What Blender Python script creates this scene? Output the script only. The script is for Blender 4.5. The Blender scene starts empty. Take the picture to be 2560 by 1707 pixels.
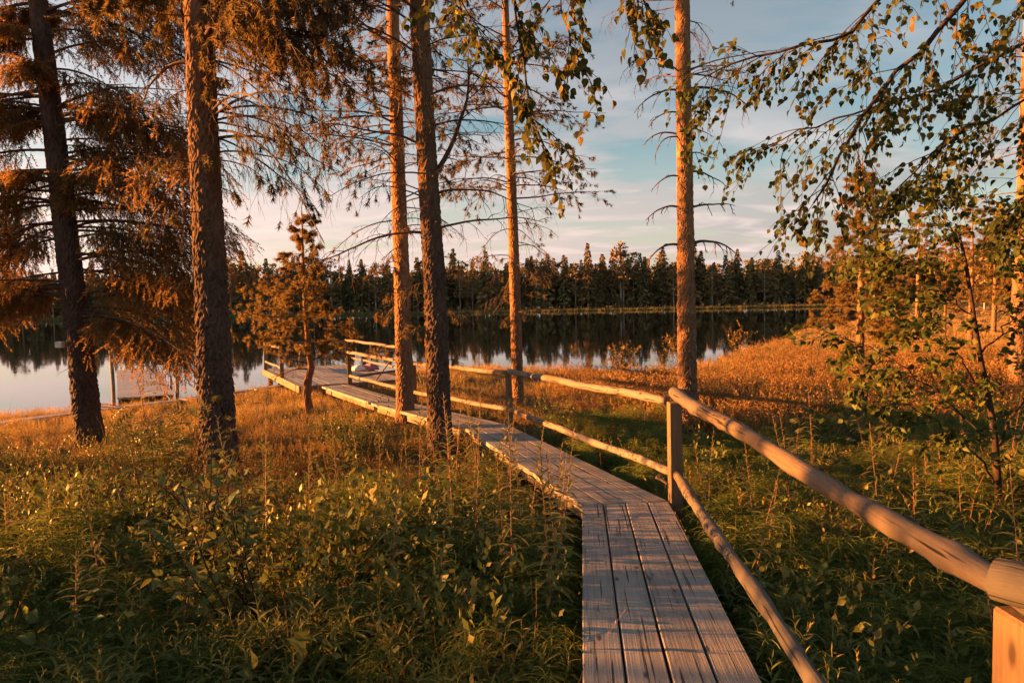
import bpy, bmesh, math
import numpy as np
from mathutils import Vector, Matrix

rad = math.radians
scene = bpy.context.scene

# ------------------------------------------------------------------ camera
cam_data = bpy.data.cameras.new('camera')
cam = bpy.data.objects.new('camera', cam_data)
scene.collection.objects.link(cam)
cam_data.lens = 24.0
cam_data.sensor_width = 36.0
cam_data.clip_start = 0.05
cam_data.clip_end = 6000
cam.matrix_world = Matrix.Translation((0, 0, 2.45)) @ Matrix.Rotation(rad(90 - 3.07), 4, 'X') @ Matrix.Rotation(rad(-1.1), 4, 'Z')
scene.camera = cam

# ------------------------------------------------------------------ sky and sun
SUN_AZ, SUN_EL = -85.0, 6.5            # degrees, azimuth clockwise from +Y
world = bpy.data.worlds.new('World')
scene.world = world
world.use_nodes = True
WN = world.node_tree
WN.nodes.clear()


def wn(t, **k):
    n = WN.nodes.new(t)
    for a, b in k.items():
        setattr(n, a, b)
    return n


def wl(a, b):
    WN.links.new(a, b)


def wmath(op, a, b=None, clamp=False):
    n = wn('ShaderNodeMath', operation=op, use_clamp=clamp)
    for i, v in enumerate((a, b)):
        if v is None:
            continue
        if isinstance(v, (int, float)):
            n.inputs[i].default_value = v
        else:
            wl(v, n.inputs[i])
    return n.outputs[0]


def wmix(f, a, b):
    n = wn('ShaderNodeMix', data_type='RGBA')
    for i, v in ((0, f), (6, a), (7, b)):
        if isinstance(v, (int, float, tuple)):
            n.inputs[i].default_value = v
        else:
            wl(v, n.inputs[i])
    return n.outputs[2]


sky = wn('ShaderNodeTexSky', sky_type='NISHITA', sun_disc=False, sun_elevation=rad(SUN_EL), sun_rotation=rad(SUN_AZ),
         altitude=200.0, air_density=1.0, dust_density=1.2, ozone_density=1.6)
tc = wn('ShaderNodeTexCoord')
sep = wn('ShaderNodeSeparateXYZ')
wl(tc.outputs['Generated'], sep.inputs[0])
dx, dy, dz = sep.outputs
den = wmath('ADD', wmath('MAXIMUM', dz, 0.0), 0.10)
comb = wn('ShaderNodeCombineXYZ')
wl(wmath('DIVIDE', dx, den), comb.inputs[0])
wl(wmath('DIVIDE', dy, den), comb.inputs[1])
mp = wn('ShaderNodeMapping')
mp.inputs['Scale'].default_value = (0.62, 1.15, 1.0)
mp.inputs['Rotation'].default_value = (0, 0, rad(9))
wl(comb.outputs[0], mp.inputs[0])
nz = wn('ShaderNodeTexNoise', noise_dimensions='3D')
nz.inputs['Scale'].default_value = 1.45
nz.inputs['Detail'].default_value = 7
nz.inputs['Roughness'].default_value = 0.58
nz.inputs['Distortion'].default_value = 0.35
wl(mp.outputs[0], nz.inputs['Vector'])
cr = wn('ShaderNodeValToRGB')
cr.color_ramp.elements[0].position = 0.39
cr.color_ramp.elements[1].position = 0.52
wl(nz.outputs[0], cr.inputs[0])
# thin cloud sheet: denser low down, thinning overhead
low = wmath('SUBTRACT', 1.0, wmath('MULTIPLY', dz, 1.3), clamp=True)
low = wmath('MULTIPLY', low, low)
cloud = wmath('MULTIPLY', wmath('MULTIPLY', cr.outputs[0], low), 0.95, clamp=True)
# how much a cloud faces the sun side (clouds near the sun glow, those opposite stay grey)
sx, sy = math.sin(rad(SUN_AZ)), math.cos(rad(SUN_AZ))
side = wmath('ADD', wmath('MULTIPLY', dx, sx), wmath('MULTIPLY', dy, sy))
side = wmath('ADD', wmath('MULTIPLY', side, 0.62), 0.40, clamp=True)
CLOUD_DARK = (0.86, 1.0, 1.04, 1)
CLOUD_WARM = (4.3, 3.0, 2.7, 1)
ccol = wmix(side, CLOUD_DARK, CLOUD_WARM)
# finer streaks of brighter cloud edge
nz2 = wn('ShaderNodeTexNoise', noise_dimensions='3D')
nz2.inputs['Scale'].default_value = 2.4
nz2.inputs['Detail'].default_value = 5
nz2.inputs['Distortion'].default_value = 0.6
wl(mp.outputs[0], nz2.inputs['Vector'])
cr2 = wn('ShaderNodeValToRGB')
cr2.color_ramp.elements[0].position = 0.48
cr2.color_ramp.elements[1].position = 0.70
wl(nz2.outputs[0], cr2.inputs[0])
ccol = wmix(wmath('MULTIPLY', cr2.outputs[0], 0.7), ccol, (3.6, 2.75, 2.55, 1))
base = wn('ShaderNodeHueSaturation')
base.inputs['Saturation'].default_value = 0.95
base.inputs['Value'].default_value = 1.0
wl(sky.outputs[0], base.inputs['Color'])
# a low bank of dusty pink cloud along the horizon
bank = wmath('SUBTRACT', 1.0, wmath('MULTIPLY', dz, 4.5), clamp=True)
bank = wmath('MULTIPLY', bank, wmath('ADD', 0.62, wmath('MULTIPLY', cr2.outputs[0], 0.3)), clamp=True)
teal = wn('ShaderNodeMix', data_type='RGBA', blend_type='MULTIPLY')
teal.inputs[0].default_value = 1.0
wl(base.outputs[0], teal.inputs[6])
teal.inputs[7].default_value = (0.74, 0.75, 0.68, 1)
skycol = wmix(bank, teal.outputs[2], wmix(side, (1.75, 1.5, 1.45, 1), (4.4, 2.6, 2.15, 1)))
skycol = wmix(cloud, skycol, ccol)
bg = wn('ShaderNodeBackground')
bg.inputs['Strength'].default_value = 0.05
wl(skycol, bg.inputs['Color'])
wo = wn('ShaderNodeOutputWorld')
wl(bg.outputs[0], wo.inputs['Surface'])

sun_data = bpy.data.lights.new('sun', 'SUN')
sun_data.energy = 5.0
sun_data.angle = rad(0.6)
sun_data.color = (1.0, 0.36, 0.07)
sun = bpy.data.objects.new('sun', sun_data)
scene.collection.objects.link(sun)
SUNV = Vector((math.sin(rad(SUN_AZ)) * math.cos(rad(SUN_EL)), math.cos(rad(SUN_AZ)) * math.cos(rad(SUN_EL)), math.sin(rad(SUN_EL))))
sun.rotation_euler = SUNV.to_track_quat('Z', 'Y').to_euler()
sun.location = SUNV * 300

scene.view_settings.view_transform = 'Standard'
scene.view_settings.look = 'None'
scene.view_settings.exposure = 2.8
scene.view_settings.gamma = 1.0
scene.view_settings.use_curve_mapping = False
scene.render.engine = 'CYCLES'
scene.cycles.max_bounces = 5
scene.cycles.diffuse_bounces = 2
scene.cycles.glossy_bounces = 2
scene.cycles.transmission_bounces = 3
scene.cycles.use_denoising = True
scene.cycles.use_adaptive_sampling = True
scene.cycles.adaptive_threshold = 0.02
scene.cycles.caustics_reflective = False
scene.cycles.caustics_refractive = False


# ------------------------------------------------------------------ materials
def material(name):
    m = bpy.data.materials.new(name)
    m.use_nodes = True
    nt = m.node_tree
    nt.nodes.clear()
    out = nt.nodes.new('ShaderNodeOutputMaterial')
    bs = nt.nodes.new('ShaderNodeBsdfPrincipled')
    nt.links.new(bs.outputs[0], out.inputs['Surface'])
    return m, nt, bs, out


def coords(nt, scale, kind='Object', rnd=False):
    t = nt.nodes.new('ShaderNodeTexCoord')
    v = t.outputs[kind]
    if rnd:
        oi = nt.nodes.new('ShaderNodeObjectInfo')
        mul = nt.nodes.new('ShaderNodeMath'); mul.operation = 'MULTIPLY'; mul.inputs[1].default_value = 57.0
        nt.links.new(oi.outputs['Random'], mul.inputs[0])
        add = nt.nodes.new('ShaderNodeVectorMath'); add.operation = 'ADD'
        nt.links.new(v, add.inputs[0]); nt.links.new(mul.outputs[0], add.inputs[1])
        v = add.outputs[0]
    m = nt.nodes.new('ShaderNodeMapping')
    m.inputs['Scale'].default_value = scale
    nt.links.new(v, m.inputs[0])
    return m.outputs[0]


def noise(nt, vec, scale, detail=4, rough=0.5, dist=0.0):
    n = nt.nodes.new('ShaderNodeTexNoise')
    n.inputs['Scale'].default_value = scale
    n.inputs['Detail'].default_value = detail
    n.inputs['Roughness'].default_value = rough
    n.inputs['Distortion'].default_value = dist
    if vec is not None:
        nt.links.new(vec, n.inputs['Vector'])
    return n.outputs[0]


def ramp(nt, fac, stops):
    r = nt.nodes.new('ShaderNodeValToRGB')
    el = r.color_ramp.elements
    while len(el) < len(stops):
        el.new(0.5)
    for e, (p, c) in zip(el, stops):
        e.position = p
        e.color = (c, c, c, 1) if isinstance(c, (int, float)) else (*c, 1)
    nt.links.new(fac, r.inputs[0])
    return r.outputs[0]


def mix(nt, f, a, b, mode='MIX'):
    n = nt.nodes.new('ShaderNodeMix')
    n.data_type = 'RGBA'
    n.blend_type = mode
    for i, v in ((0, f), (6, a), (7, b)):
        if isinstance(v, (int, float)):
            n.inputs[i].default_value = v if i == 0 else (v, v, v, 1)
        elif isinstance(v, tuple):
            n.inputs[i].default_value = (*v, 1)
        else:
            nt.links.new(v, n.inputs[i])
    return n.outputs[2]


def bump(nt, bs, h, strength, dist):
    b = nt.nodes.new('ShaderNodeBump')
    b.inputs['Strength'].default_value = strength
    b.inputs['Distance'].default_value = dist
    nt.links.new(h, b.inputs['Height'])
    nt.links.new(b.outputs[0], bs.inputs['Normal'])


def leafy(name, cols, rough=0.55, trans=0.3, spec=0.25, patch=None):
    """thin foliage: colour varies leaf by leaf / clump by clump, some light passes through"""
    m, nt, bs, out = material(name)
    oi = nt.nodes.new('ShaderNodeObjectInfo')
    g = nt.nodes.new('ShaderNodeNewGeometry')
    add = nt.nodes.new('ShaderNodeMath'); add.operation = 'ADD'
    nt.links.new(oi.outputs['Random'], add.inputs[0])
    nt.links.new(g.outputs['Random Per Island'], add.inputs[1])
    h = nt.nodes.new('ShaderNodeMath'); h.operation = 'MULTIPLY'; h.inputs[1].default_value = 0.5
    nt.links.new(add.outputs[0], h.inputs[0])
    n = len(cols)
    c = ramp(nt, h.outputs[0], [(0.12 + 0.76 * i / max(n - 1, 1), cols[i]) for i in range(n)])
    nt.links.new(c, bs.inputs['Base Color'])
    bs.inputs['Roughness'].default_value = rough
    bs.inputs['Specular IOR Level'].default_value = spec
    if trans > 0:
        tr = nt.nodes.new('ShaderNodeBsdfTranslucent')
        nt.links.new(c, tr.inputs['Color'])
        mx = nt.nodes.new('ShaderNodeMixShader')
        mx.inputs[0].default_value = trans
        nt.links.new(bs.outputs[0], mx.inputs[1])
        nt.links.new(tr.outputs[0], mx.inputs[2])
        nt.links.new(mx.outputs[0], out.inputs['Surface'])
    return m


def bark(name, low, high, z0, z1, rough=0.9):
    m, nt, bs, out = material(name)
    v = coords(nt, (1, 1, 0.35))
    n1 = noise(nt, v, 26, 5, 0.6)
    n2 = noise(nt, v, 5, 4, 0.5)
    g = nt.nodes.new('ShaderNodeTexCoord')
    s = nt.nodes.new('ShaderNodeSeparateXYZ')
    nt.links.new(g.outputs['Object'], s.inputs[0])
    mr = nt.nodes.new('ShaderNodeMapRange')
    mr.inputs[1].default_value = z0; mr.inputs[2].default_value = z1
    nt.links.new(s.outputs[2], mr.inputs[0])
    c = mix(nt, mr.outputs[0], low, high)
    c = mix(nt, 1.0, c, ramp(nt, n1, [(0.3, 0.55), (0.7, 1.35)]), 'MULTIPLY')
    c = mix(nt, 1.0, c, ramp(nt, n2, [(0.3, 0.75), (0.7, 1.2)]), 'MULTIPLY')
    nt.links.new(c, bs.inputs['Base Color'])
    bs.inputs['Roughness'].default_value = rough
    bs.inputs['Specular IOR Level'].default_value = 0.15
    bump(nt, bs, n1, 0.6, 0.006)
    return m


def wood(name, light, dark, knots=True, rough=0.75, grain=38.0, cracks=0.0, nails=False, silver=None):
    m, nt, bs, out = material(name)
    v = coords(nt, (0.9, grain, grain), rnd=True)
    n1 = noise(nt, v, 1.0, 6, 0.62, 0.4)
    v2 = coords(nt, (0.7, 3.2, 3.2), rnd=True)
    n2 = noise(nt, v2, 1.3, 4, 0.55)
    oi = nt.nodes.new('ShaderNodeObjectInfo')
    c = ramp(nt, n1, [(0.28, dark), (0.50, light), (0.75, tuple(min(1, x * 1.12) for x in light))])
    c = mix(nt, 1.0, c, ramp(nt, n2, [(0.25, 0.62), (0.6, 1.0), (0.8, 1.12)]), 'MULTIPLY')
    c = mix(nt, 1.0, c, ramp(nt, oi.outputs['Random'], [(0.0, 0.80), (1.0, 1.14)]), 'MULTIPLY')
    if silver:
        c = mix(nt, ramp(nt, noise(nt, v2, 0.8, 3, 0.5), [(0.36, 0.0), (0.52, 0.95)]), c, silver)
    # stains and worn paler patches with their own shape
    sn = noise(nt, coords(nt, (2.2, 6.0, 6.0), rnd=True), 1.0, 6, 0.7, 0.8)
    c = mix(nt, ramp(nt, sn, [(0.30, 0.55), (0.44, 0.0)]), c, tuple(x * 0.55 for x in dark))
    c = mix(nt, ramp(nt, sn, [(0.58, 0.0), (0.72, 0.5)]), c, tuple(min(1, x * 1.25) for x in light))
    if knots:
        kv = coords(nt, (5.0, 13.0, 13.0), rnd=True)
        vo = nt.nodes.new('ShaderNodeTexVoronoi')
        vo.inputs['Scale'].default_value = 0.8
        nt.links.new(kv, vo.inputs['Vector'])
        k = ramp(nt, vo.outputs['Distance'], [(0.07, 1.0), (0.15, 0.0)])
        c = mix(nt, k, c, tuple(x * 0.35 for x in dark))
    if cracks > 0:
        cv = coords(nt, (1.6, 55, 55), rnd=True)
        cn = noise(nt, cv, 1.0, 3, 0.5)
        ck = ramp(nt, cn, [(0.35, 1.0), (0.395, 0.0)])
        c = mix(nt, ck, c, tuple(x * 0.18 for x in dark))
    nt.links.new(c, bs.inputs['Base Color'])
    bs.inputs['Roughness'].default_value = rough
    bs.inputs['Specular IOR Level'].default_value = 0.25
    bump(nt, bs, n1, 0.6, 0.006)
    return m


def plain(name, col, rough=0.6, var=0.15, scale=20):
    m, nt, bs, out = material(name)
    n = noise(nt, coords(nt, (1, 1, 1)), scale, 4)
    c = mix(nt, 1.0, col, ramp(nt, n, [(0.3, 1 - var), (0.7, 1 + var)]), 'MULTIPLY')
    nt.links.new(c, bs.inputs['Base Color'])
    bs.inputs['Roughness'].default_value = rough
    return m


M = {}
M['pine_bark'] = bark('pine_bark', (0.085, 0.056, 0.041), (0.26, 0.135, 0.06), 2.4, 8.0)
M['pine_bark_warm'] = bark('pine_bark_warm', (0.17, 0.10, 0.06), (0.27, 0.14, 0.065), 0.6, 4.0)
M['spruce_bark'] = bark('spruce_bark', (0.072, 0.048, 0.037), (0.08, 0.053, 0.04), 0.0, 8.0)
M['twig'] = bark('twig', (0.08, 0.052, 0.037), (0.11, 0.066, 0.042), 0.0, 8.0)
M['dead_twig'] = bark('dead_twig', (0.10, 0.07, 0.052), (0.13, 0.088, 0.06), 0.0, 8.0)
M['birch_twig'] = bark('birch_twig', (0.045, 0.030, 0.024), (0.05, 0.034, 0.027), 0.0, 8.0)
M['birch_bark'] = bark('birch_bark', (0.42, 0.38, 0.34), (0.5, 0.46, 0.42), 0.0, 8.0)
M['spruce_needle'] = leafy('spruce_needle', [(0.16, 0.105, 0.034), (0.26, 0.15, 0.05), (0.36, 0.195, 0.065)], 0.6, 0.55)
M['pine_needle'] = leafy('pine_needle', [(0.09, 0.085, 0.033), (0.15, 0.115, 0.043), (0.25, 0.15, 0.055)], 0.55, 0.45)
M['young_needle'] = leafy('young_needle', [(0.18, 0.13, 0.042), (0.26, 0.17, 0.052), (0.34, 0.20, 0.06)], 0.55, 0.5)
M['far_spruce'] = leafy('far_spruce', [(0.12, 0.108, 0.046), (0.20, 0.155, 0.064), (0.29, 0.185, 0.076)], 0.8, 0.0, 0.05)
M['far_pine'] = leafy('far_pine', [(0.16, 0.13, 0.055), (0.24, 0.17, 0.07), (0.31, 0.19, 0.08)], 0.8, 0.0, 0.05)
M['far_bark'] = plain('far_bark', (0.32, 0.25, 0.19), 0.9)
M['birch_leaf'] = leafy('birch_leaf', [(0.030, 0.050, 0.013), (0.052, 0.074, 0.017), (0.10, 0.105, 0.021), (0.19, 0.13, 0.026)], 0.5, 0.45, 0.2)
M['sapling_leaf'] = leafy('sapling_leaf', [(0.040, 0.066, 0.016), (0.075, 0.10, 0.022), (0.16, 0.145, 0.028)], 0.5, 0.45, 0.2)
M['shrub_leaf'] = leafy('shrub_leaf', [(0.075, 0.115, 0.032), (0.11, 0.145, 0.038), (0.20, 0.18, 0.044)], 0.5, 0.35, 0.25)
M['yellow_leaf'] = leafy('yellow_leaf', [(0.15, 0.125, 0.03), (0.22, 0.16, 0.035), (0.28, 0.17, 0.04)], 0.5, 0.35)
M['rowan_leaf'] = leafy('rowan_leaf', [(0.060, 0.082, 0.022), (0.10, 0.105, 0.026), (0.18, 0.14, 0.032)], 0.45, 0.3)
M['fireweed_leaf'] = leafy('fireweed_leaf', [(0.11, 0.14, 0.034), (0.18, 0.18, 0.042), (0.30, 0.22, 0.055)], 0.5, 0.38)
M['fireweed_stem'] = plain('fireweed_stem', (0.22, 0.085, 0.045), 0.6)
M['horsetail'] = leafy('horsetail', [(0.085, 0.125, 0.02), (0.125, 0.16, 0.026), (0.18, 0.185, 0.032)], 0.6, 0.42)
M['heath'] = leafy('heath', [(0.085, 0.095, 0.028), (0.18, 0.12, 0.038), (0.28, 0.13, 0.045), (0.33, 0.19, 0.062)], 0.6, 0.38)
M['bilberry'] = leafy('bilberry', [(0.070, 0.105, 0.024), (0.12, 0.14, 0.03), (0.20, 0.16, 0.036)], 0.5, 0.25)
M['grass'] = leafy('grass', [(0.24, 0.17, 0.052), (0.36, 0.235, 0.072), (0.46, 0.28, 0.095)], 0.6, 0.4)
M['reed'] = leafy('reed', [(0.14, 0.14, 0.045), (0.19, 0.17, 0.06), (0.23, 0.19, 0.07)], 0.7, 0.2)
M['fern'] = leafy('fern', [(0.11, 0.145, 0.028), (0.17, 0.18, 0.034), (0.24, 0.20, 0.042)], 0.55, 0.4)
M['deck'] = wood('deck', (0.285, 0.258, 0.23), (0.155, 0.138, 0.122), grain=80.0, cracks=1.0, rough=0.6)
M['dock_deck'] = wood('dock_deck', (0.40, 0.37, 0.35), (0.29, 0.265, 0.245), knots=False, rough=0.5)
M['log'] = wood('log', (0.185, 0.12, 0.074), (0.105, 0.068, 0.043), grain=105, cracks=1.0, silver=(0.17, 0.148, 0.128))
M['old_log'] = wood('old_log', (0.145, 0.105, 0.074), (0.075, 0.054, 0.039), grain=120, cracks=1.0, silver=(0.095, 0.085, 0.076))
M['grey_log'] = wood('grey_log', (0.07, 0.058, 0.05), (0.038, 0.032, 0.028), grain=120, cracks=1.0, silver=(0.08, 0.074, 0.068))
M['post'] = wood('post', (0.20, 0.128, 0.074), (0.15, 0.095, 0.055), grain=80)
M['beam'] = wood('beam', (0.20, 0.15, 0.11), (0.125, 0.092, 0.067), grain=70)
M['nail'] = plain('nail', (0.05, 0.045, 0.04), 0.5)
M['white_plastic'] = plain('white_plastic', (0.62, 0.60, 0.57), 0.45, 0.05)
M['towel_pink'] = plain('towel_pink', (0.45, 0.16, 0.20), 0.9)
M['towel_white'] = plain('towel_white', (0.70, 0.68, 0.66), 0.9)
M['metal_wire'] = plain('metal_wire', (0.08, 0.075, 0.07), 0.5)


def ground_material():
    m, nt, bs, out = material('ground')
    v = coords(nt, (1, 1, 1))
    n1 = noise(nt, v, 0.35, 5, 0.6)
    n2 = noise(nt, v, 9.0, 6, 0.65)
    c = ramp(nt, n1, [(0.32, (0.040, 0.042, 0.016)), (0.5, (0.085, 0.065, 0.026)), (0.68, (0.13, 0.085, 0.035))])
    c = mix(nt, 1.0, c, ramp(nt, n2, [(0.3, 0.55), (0.7, 1.3)]), 'MULTIPLY')
    nt.links.new(c, bs.inputs['Base Color'])
    bs.inputs['Roughness'].default_value = 0.95
    bs.inputs['Specular IOR Level'].default_value = 0.1
    bump(nt, bs, n2, 1.0, 0.05)
    return m


def water_material():
    m, nt, bs, out = material('water')
    bs.inputs['Base Color'].default_value = (0.006, 0.008, 0.007, 1)
    bs.inputs['Roughness'].default_value = 0.03
    bs.inputs['IOR'].default_value = 1.333
    bs.inputs['Specular IOR Level'].default_value = 0.5
    v = coords(nt, (0.55, 1.0, 1))
    n1 = noise(nt, v, 1.4, 3, 0.5)
    v2 = coords(nt, (0.05, 0.12, 1))
    n2 = noise(nt, v2, 1.0, 3, 0.5)
    h = mix(nt, 1.0, n1, ramp(nt, n2, [(0.35, 0.25), (0.65, 1.0)]), 'MULTIPLY')
    bump(nt, bs, h, 0.09, 0.02)
    return m


M['ground'] = ground_material()
M['water'] = water_material()

# ------------------------------------------------------------------ helpers: objects
root_coll = scene.collection


def tag(o, label=None, cat=None, group=None, kind=None):
    if label: o['label'] = label
    if cat: o['category'] = cat
    if group: o['group'] = group
    if kind: o['kind'] = kind
    return o


def link(o, parent=None):
    root_coll.objects.link(o)
    if parent is not None:
        o.parent = parent
    return o


def empty(name, loc=(0, 0, 0), rz=0.0):
    o = bpy.data.objects.new(name, None)
    o.empty_display_size = 0.2
    o.location = loc
    o.rotation_euler = (0, 0, rz)
    return link(o)


class MB:
    """collects triangles and quads as numpy blocks"""
    def __init__(self):
        self.v, self.t, self.q, self.n = [], [], [], 0

    def add(self, v, t=None, q=None):
        v = np.asarray(v, float).reshape(-1, 3)
        if t is not None and len(t): self.t.append(np.asarray(t, int).reshape(-1, 3) + self.n)
        if q is not None and len(q): self.q.append(np.asarray(q, int).reshape(-1, 4) + self.n)
        self.v.append(v)
        self.n += len(v)
        return self

    def mesh(self, name, mats, smooth=False):
        if not isinstance(mats, (list, tuple)): mats = [mats]
        me = bpy.data.meshes.new(name)
        V = np.concatenate(self.v) if self.v else np.zeros((0, 3))
        T = np.concatenate(self.t) if self.t else np.zeros((0, 3), int)
        Q = np.concatenate(self.q) if self.q else np.zeros((0, 4), int)
        me.vertices.add(len(V))
        me.vertices.foreach_set('co', V.astype(np.float32).ravel())
        nl = T.size + Q.size
        me.loops.add(nl)
        me.loops.foreach_set('vertex_index', np.concatenate([T.ravel(), Q.ravel()]).astype(np.int32))
        me.polygons.add(len(T) + len(Q))
        st = np.concatenate([np.arange(len(T)) * 3, T.size + np.arange(len(Q)) * 4]).astype(np.int32)
        me.polygons.foreach_set('loop_start', st)
        me.polygons.foreach_set('use_smooth', np.full(len(st), bool(smooth)))
        for m in mats: me.materials.append(m)
        me.update(calc_edges=True)
        me.validate()
        return me

    def build(self, name, mats, parent=None, smooth=False):
        return link(bpy.data.objects.new(name, self.mesh(name, mats, smooth)), parent)


def norm(a):
    return a / np.maximum(np.linalg.norm(a, axis=-1, keepdims=True), 1e-9)


def tubes(mb, P, R, sides=5, cap=False):
    """P (m,n,3) polylines, R (m,n) radii"""
    P = np.asarray(P, float)
    if P.ndim == 2:
        P = P[None]; R = np.asarray(R, float)[None]
    R = np.asarray(R, float)
    m, n, _ = P.shape
    T = np.empty_like(P)
    T[:, 1:-1] = P[:, 2:] - P[:, :-2]
    T[:, 0] = P[:, 1] - P[:, 0]
    T[:, -1] = P[:, -1] - P[:, -2]
    T = norm(T)
    ref = np.where(np.abs(norm(P[:, -1] - P[:, 0])[:, 2:3]) > 0.8, np.array([[1., 0.13, 0.]]), np.array([[0.05, 0.03, 1.]]))[:, None, :]
    A = norm(np.cross(T, np.broadcast_to(ref, T.shape)))
    B = np.cross(T, A)
    th = np.arange(sides) / sides * 2 * math.pi
    ring = P[:, :, None] + R[:, :, None, None] * (np.cos(th)[None, None, :, None] * A[:, :, None] + np.sin(th)[None, None, :, None] * B[:, :, None])
    idx = np.arange(m * n * sides).reshape(m, n, sides)
    a = idx[:, :-1]; b = idx[:, 1:]
    q = np.stack([a, np.roll(a, -1, 2), np.roll(b, -1, 2), b], -1).reshape(-1, 4)
    V = ring.reshape(-1, 3)
    t = None
    if cap:
        V = np.concatenate([V, P[:, 0], P[:, -1]])
        c0 = m * n * sides + np.arange(m); c1 = c0 + m
        f, l = idx[:, 0], idx[:, -1]
        t = np.concatenate([np.stack([np.roll(f, -1, 1), f, np.broadcast_to(c0[:, None], f.shape)], -1).reshape(-1, 3),
                            np.stack([l, np.roll(l, -1, 1), np.broadcast_to(c1[:, None], f.shape)], -1).reshape(-1, 3)])
    mb.add(V, t, q)
    return mb


def grow(S, D, L, n, droop, wig, rng, up=0.0):
    """vectorised branches from starts S along D; droop bends down, up lifts the tip again"""
    S = np.asarray(S, float); m = len(S)
    L = np.broadcast_to(np.asarray(L, float), (m,))
    droop = np.broadcast_to(np.asarray(droop, float), (m,))
    P = np.zeros((m, n + 1, 3)); P[:, 0] = S
    d = norm(np.asarray(D, float))
    for i in range(n):
        P[:, i + 1] = P[:, i] + d * (L / n)[:, None]
        k = -droop if i < n * 0.6 else -droop + up * 2.5
        d = d + np.stack([np.zeros(m), np.zeros(m), k / n], 1) + rng.normal(0, wig, (m, 3))
        d = norm(d)
    return P


def along(P, per, t0, t1, rng, jitter=True):
    """per points along each polyline: positions, tangents, t, parent index"""
    m, n1, _ = P.shape; n = n1 - 1
    t = t0 + (t1 - t0) * ((np.arange(per)[None] + (rng.random((m, per)) if jitter else 0.5)) / per)
    f = np.clip(t * n, 0, n - 1e-6)
    i = f.astype(int); w = (f - i)[..., None]
    r = np.arange(m)[:, None]
    a, b = P[r, i], P[r, i + 1]
    return (a * (1 - w) + b * w).reshape(-1, 3), norm(b - a).reshape(-1, 3), t.ravel(), np.repeat(np.arange(m), per)


def side_dirs(T, ang, rng, flat=0.0, down=0.0):
    """directions leaving tangents T at ang (radians)"""
    m = len(T)
    up = np.array([0, 0, 1.0])
    H = norm(np.cross(T, up) + 1e-6)
    U = np.cross(H, T)
    s = np.where(rng.random(m) < 0.5, 1.0, -1.0)
    phi = rng.normal(0, 1, m) * (1 - flat) * 1.3
    perp = H * (s * np.cos(phi))[:, None] + U * np.sin(phi)[:, None]
    a = np.broadcast_to(ang, (m,))
    d = T * np.cos(a)[:, None] + perp * np.sin(a)[:, None]
    d[:, 2] -= down
    return norm(d)


def place(mb, V, F, pos, D, scale, rng, roll=None, upright=False):
    """copies template (axis +X) at pos along D"""
    pos = np.asarray(pos, float); m = len(pos)
    if m == 0: return mb
    D = norm(np.asarray(D, float))
    up = np.tile(np.array([0.02, 0.01, 1.0]), (m, 1))
    up[np.abs(D[:, 2]) > 0.97] = (1.0, 0.2, 0)
    Yv = norm(np.cross(up, D)); Zv = np.cross(D, Yv)
    if roll is None: roll = rng.random(m) * 2 * math.pi
    roll = np.broadcast_to(roll, (m,))
    c, s = np.cos(roll)[:, None], np.sin(roll)[:, None]
    Y2 = Yv * c + Zv * s; Z2 = -Yv * s + Zv * c
    sc = np.broadcast_to(scale, (m,))[:, None, None]
    W = (V[None, :, 0:1] * D[:, None] + V[None, :, 1:2] * Y2[:, None] + V[None, :, 2:3] * Z2[:, None]) * sc + pos[:, None]
    k = len(V)
    F = np.asarray(F)
    FF = (F[None] + (np.arange(m) * k)[:, None, None]).reshape(-1, F.shape[1])
    if F.shape[1] == 3: mb.add(W.reshape(-1, 3), FF)
    else: mb.add(W.reshape(-1, 3), None, FF)
    return mb


def h3(ix, iy, iz, k):
    n = (ix * 374761393 + iy * 668265263 + iz * 2147483647 + k * 974634777) & 0xffffffff
    n = ((n ^ (n >> 13)) * 1274126177) & 0xffffffff
    n = (n ^ (n >> 16)) & 0xffffff
    return n / float(0xffffff)


def worley(p):
    """F1, F2 of jittered cells"""
    c = np.floor(p).astype(np.int64)
    f1 = np.full(len(p), 9.0); f2 = np.full(len(p), 9.0); idv = np.zeros(len(p))
    for a in (-1, 0, 1):
        for b in (-1, 0, 1):
            for g in (-1, 0, 1):
                q = c + np.array([a, b, g])
                j = np.stack([h3(q[:, 0], q[:, 1], q[:, 2], k) for k in (1, 2, 3)], 1)
                d = np.linalg.norm(q + j - p, axis=1)
                hid = h3(q[:, 0], q[:, 1], q[:, 2], 7)
                near = d < f1
                f2 = np.where(near, f1, np.minimum(f2, d))
                idv = np.where(near, hid, idv)
                f1 = np.where(near, d, f1)
    return f1, f2, idv


def vnoise2(x, y, s=1.0, seed=0):
    x = np.asarray(x, float) * s; y = np.asarray(y, float) * s
    i = np.floor(x).astype(np.int64); j = np.floor(y).astype(np.int64)
    u = x - i; v = y - j
    u = u * u * (3 - 2 * u); v = v * v * (3 - 2 * v)
    z = np.full_like(i, seed + 11)
    a = h3(i, j, z, 5); b = h3(i + 1, j, z, 5); c = h3(i, j + 1, z, 5); d = h3(i + 1, j + 1, z, 5)
    return (a * (1 - u) + b * u) * (1 - v) + (c * (1 - u) + d * u) * v


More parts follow.
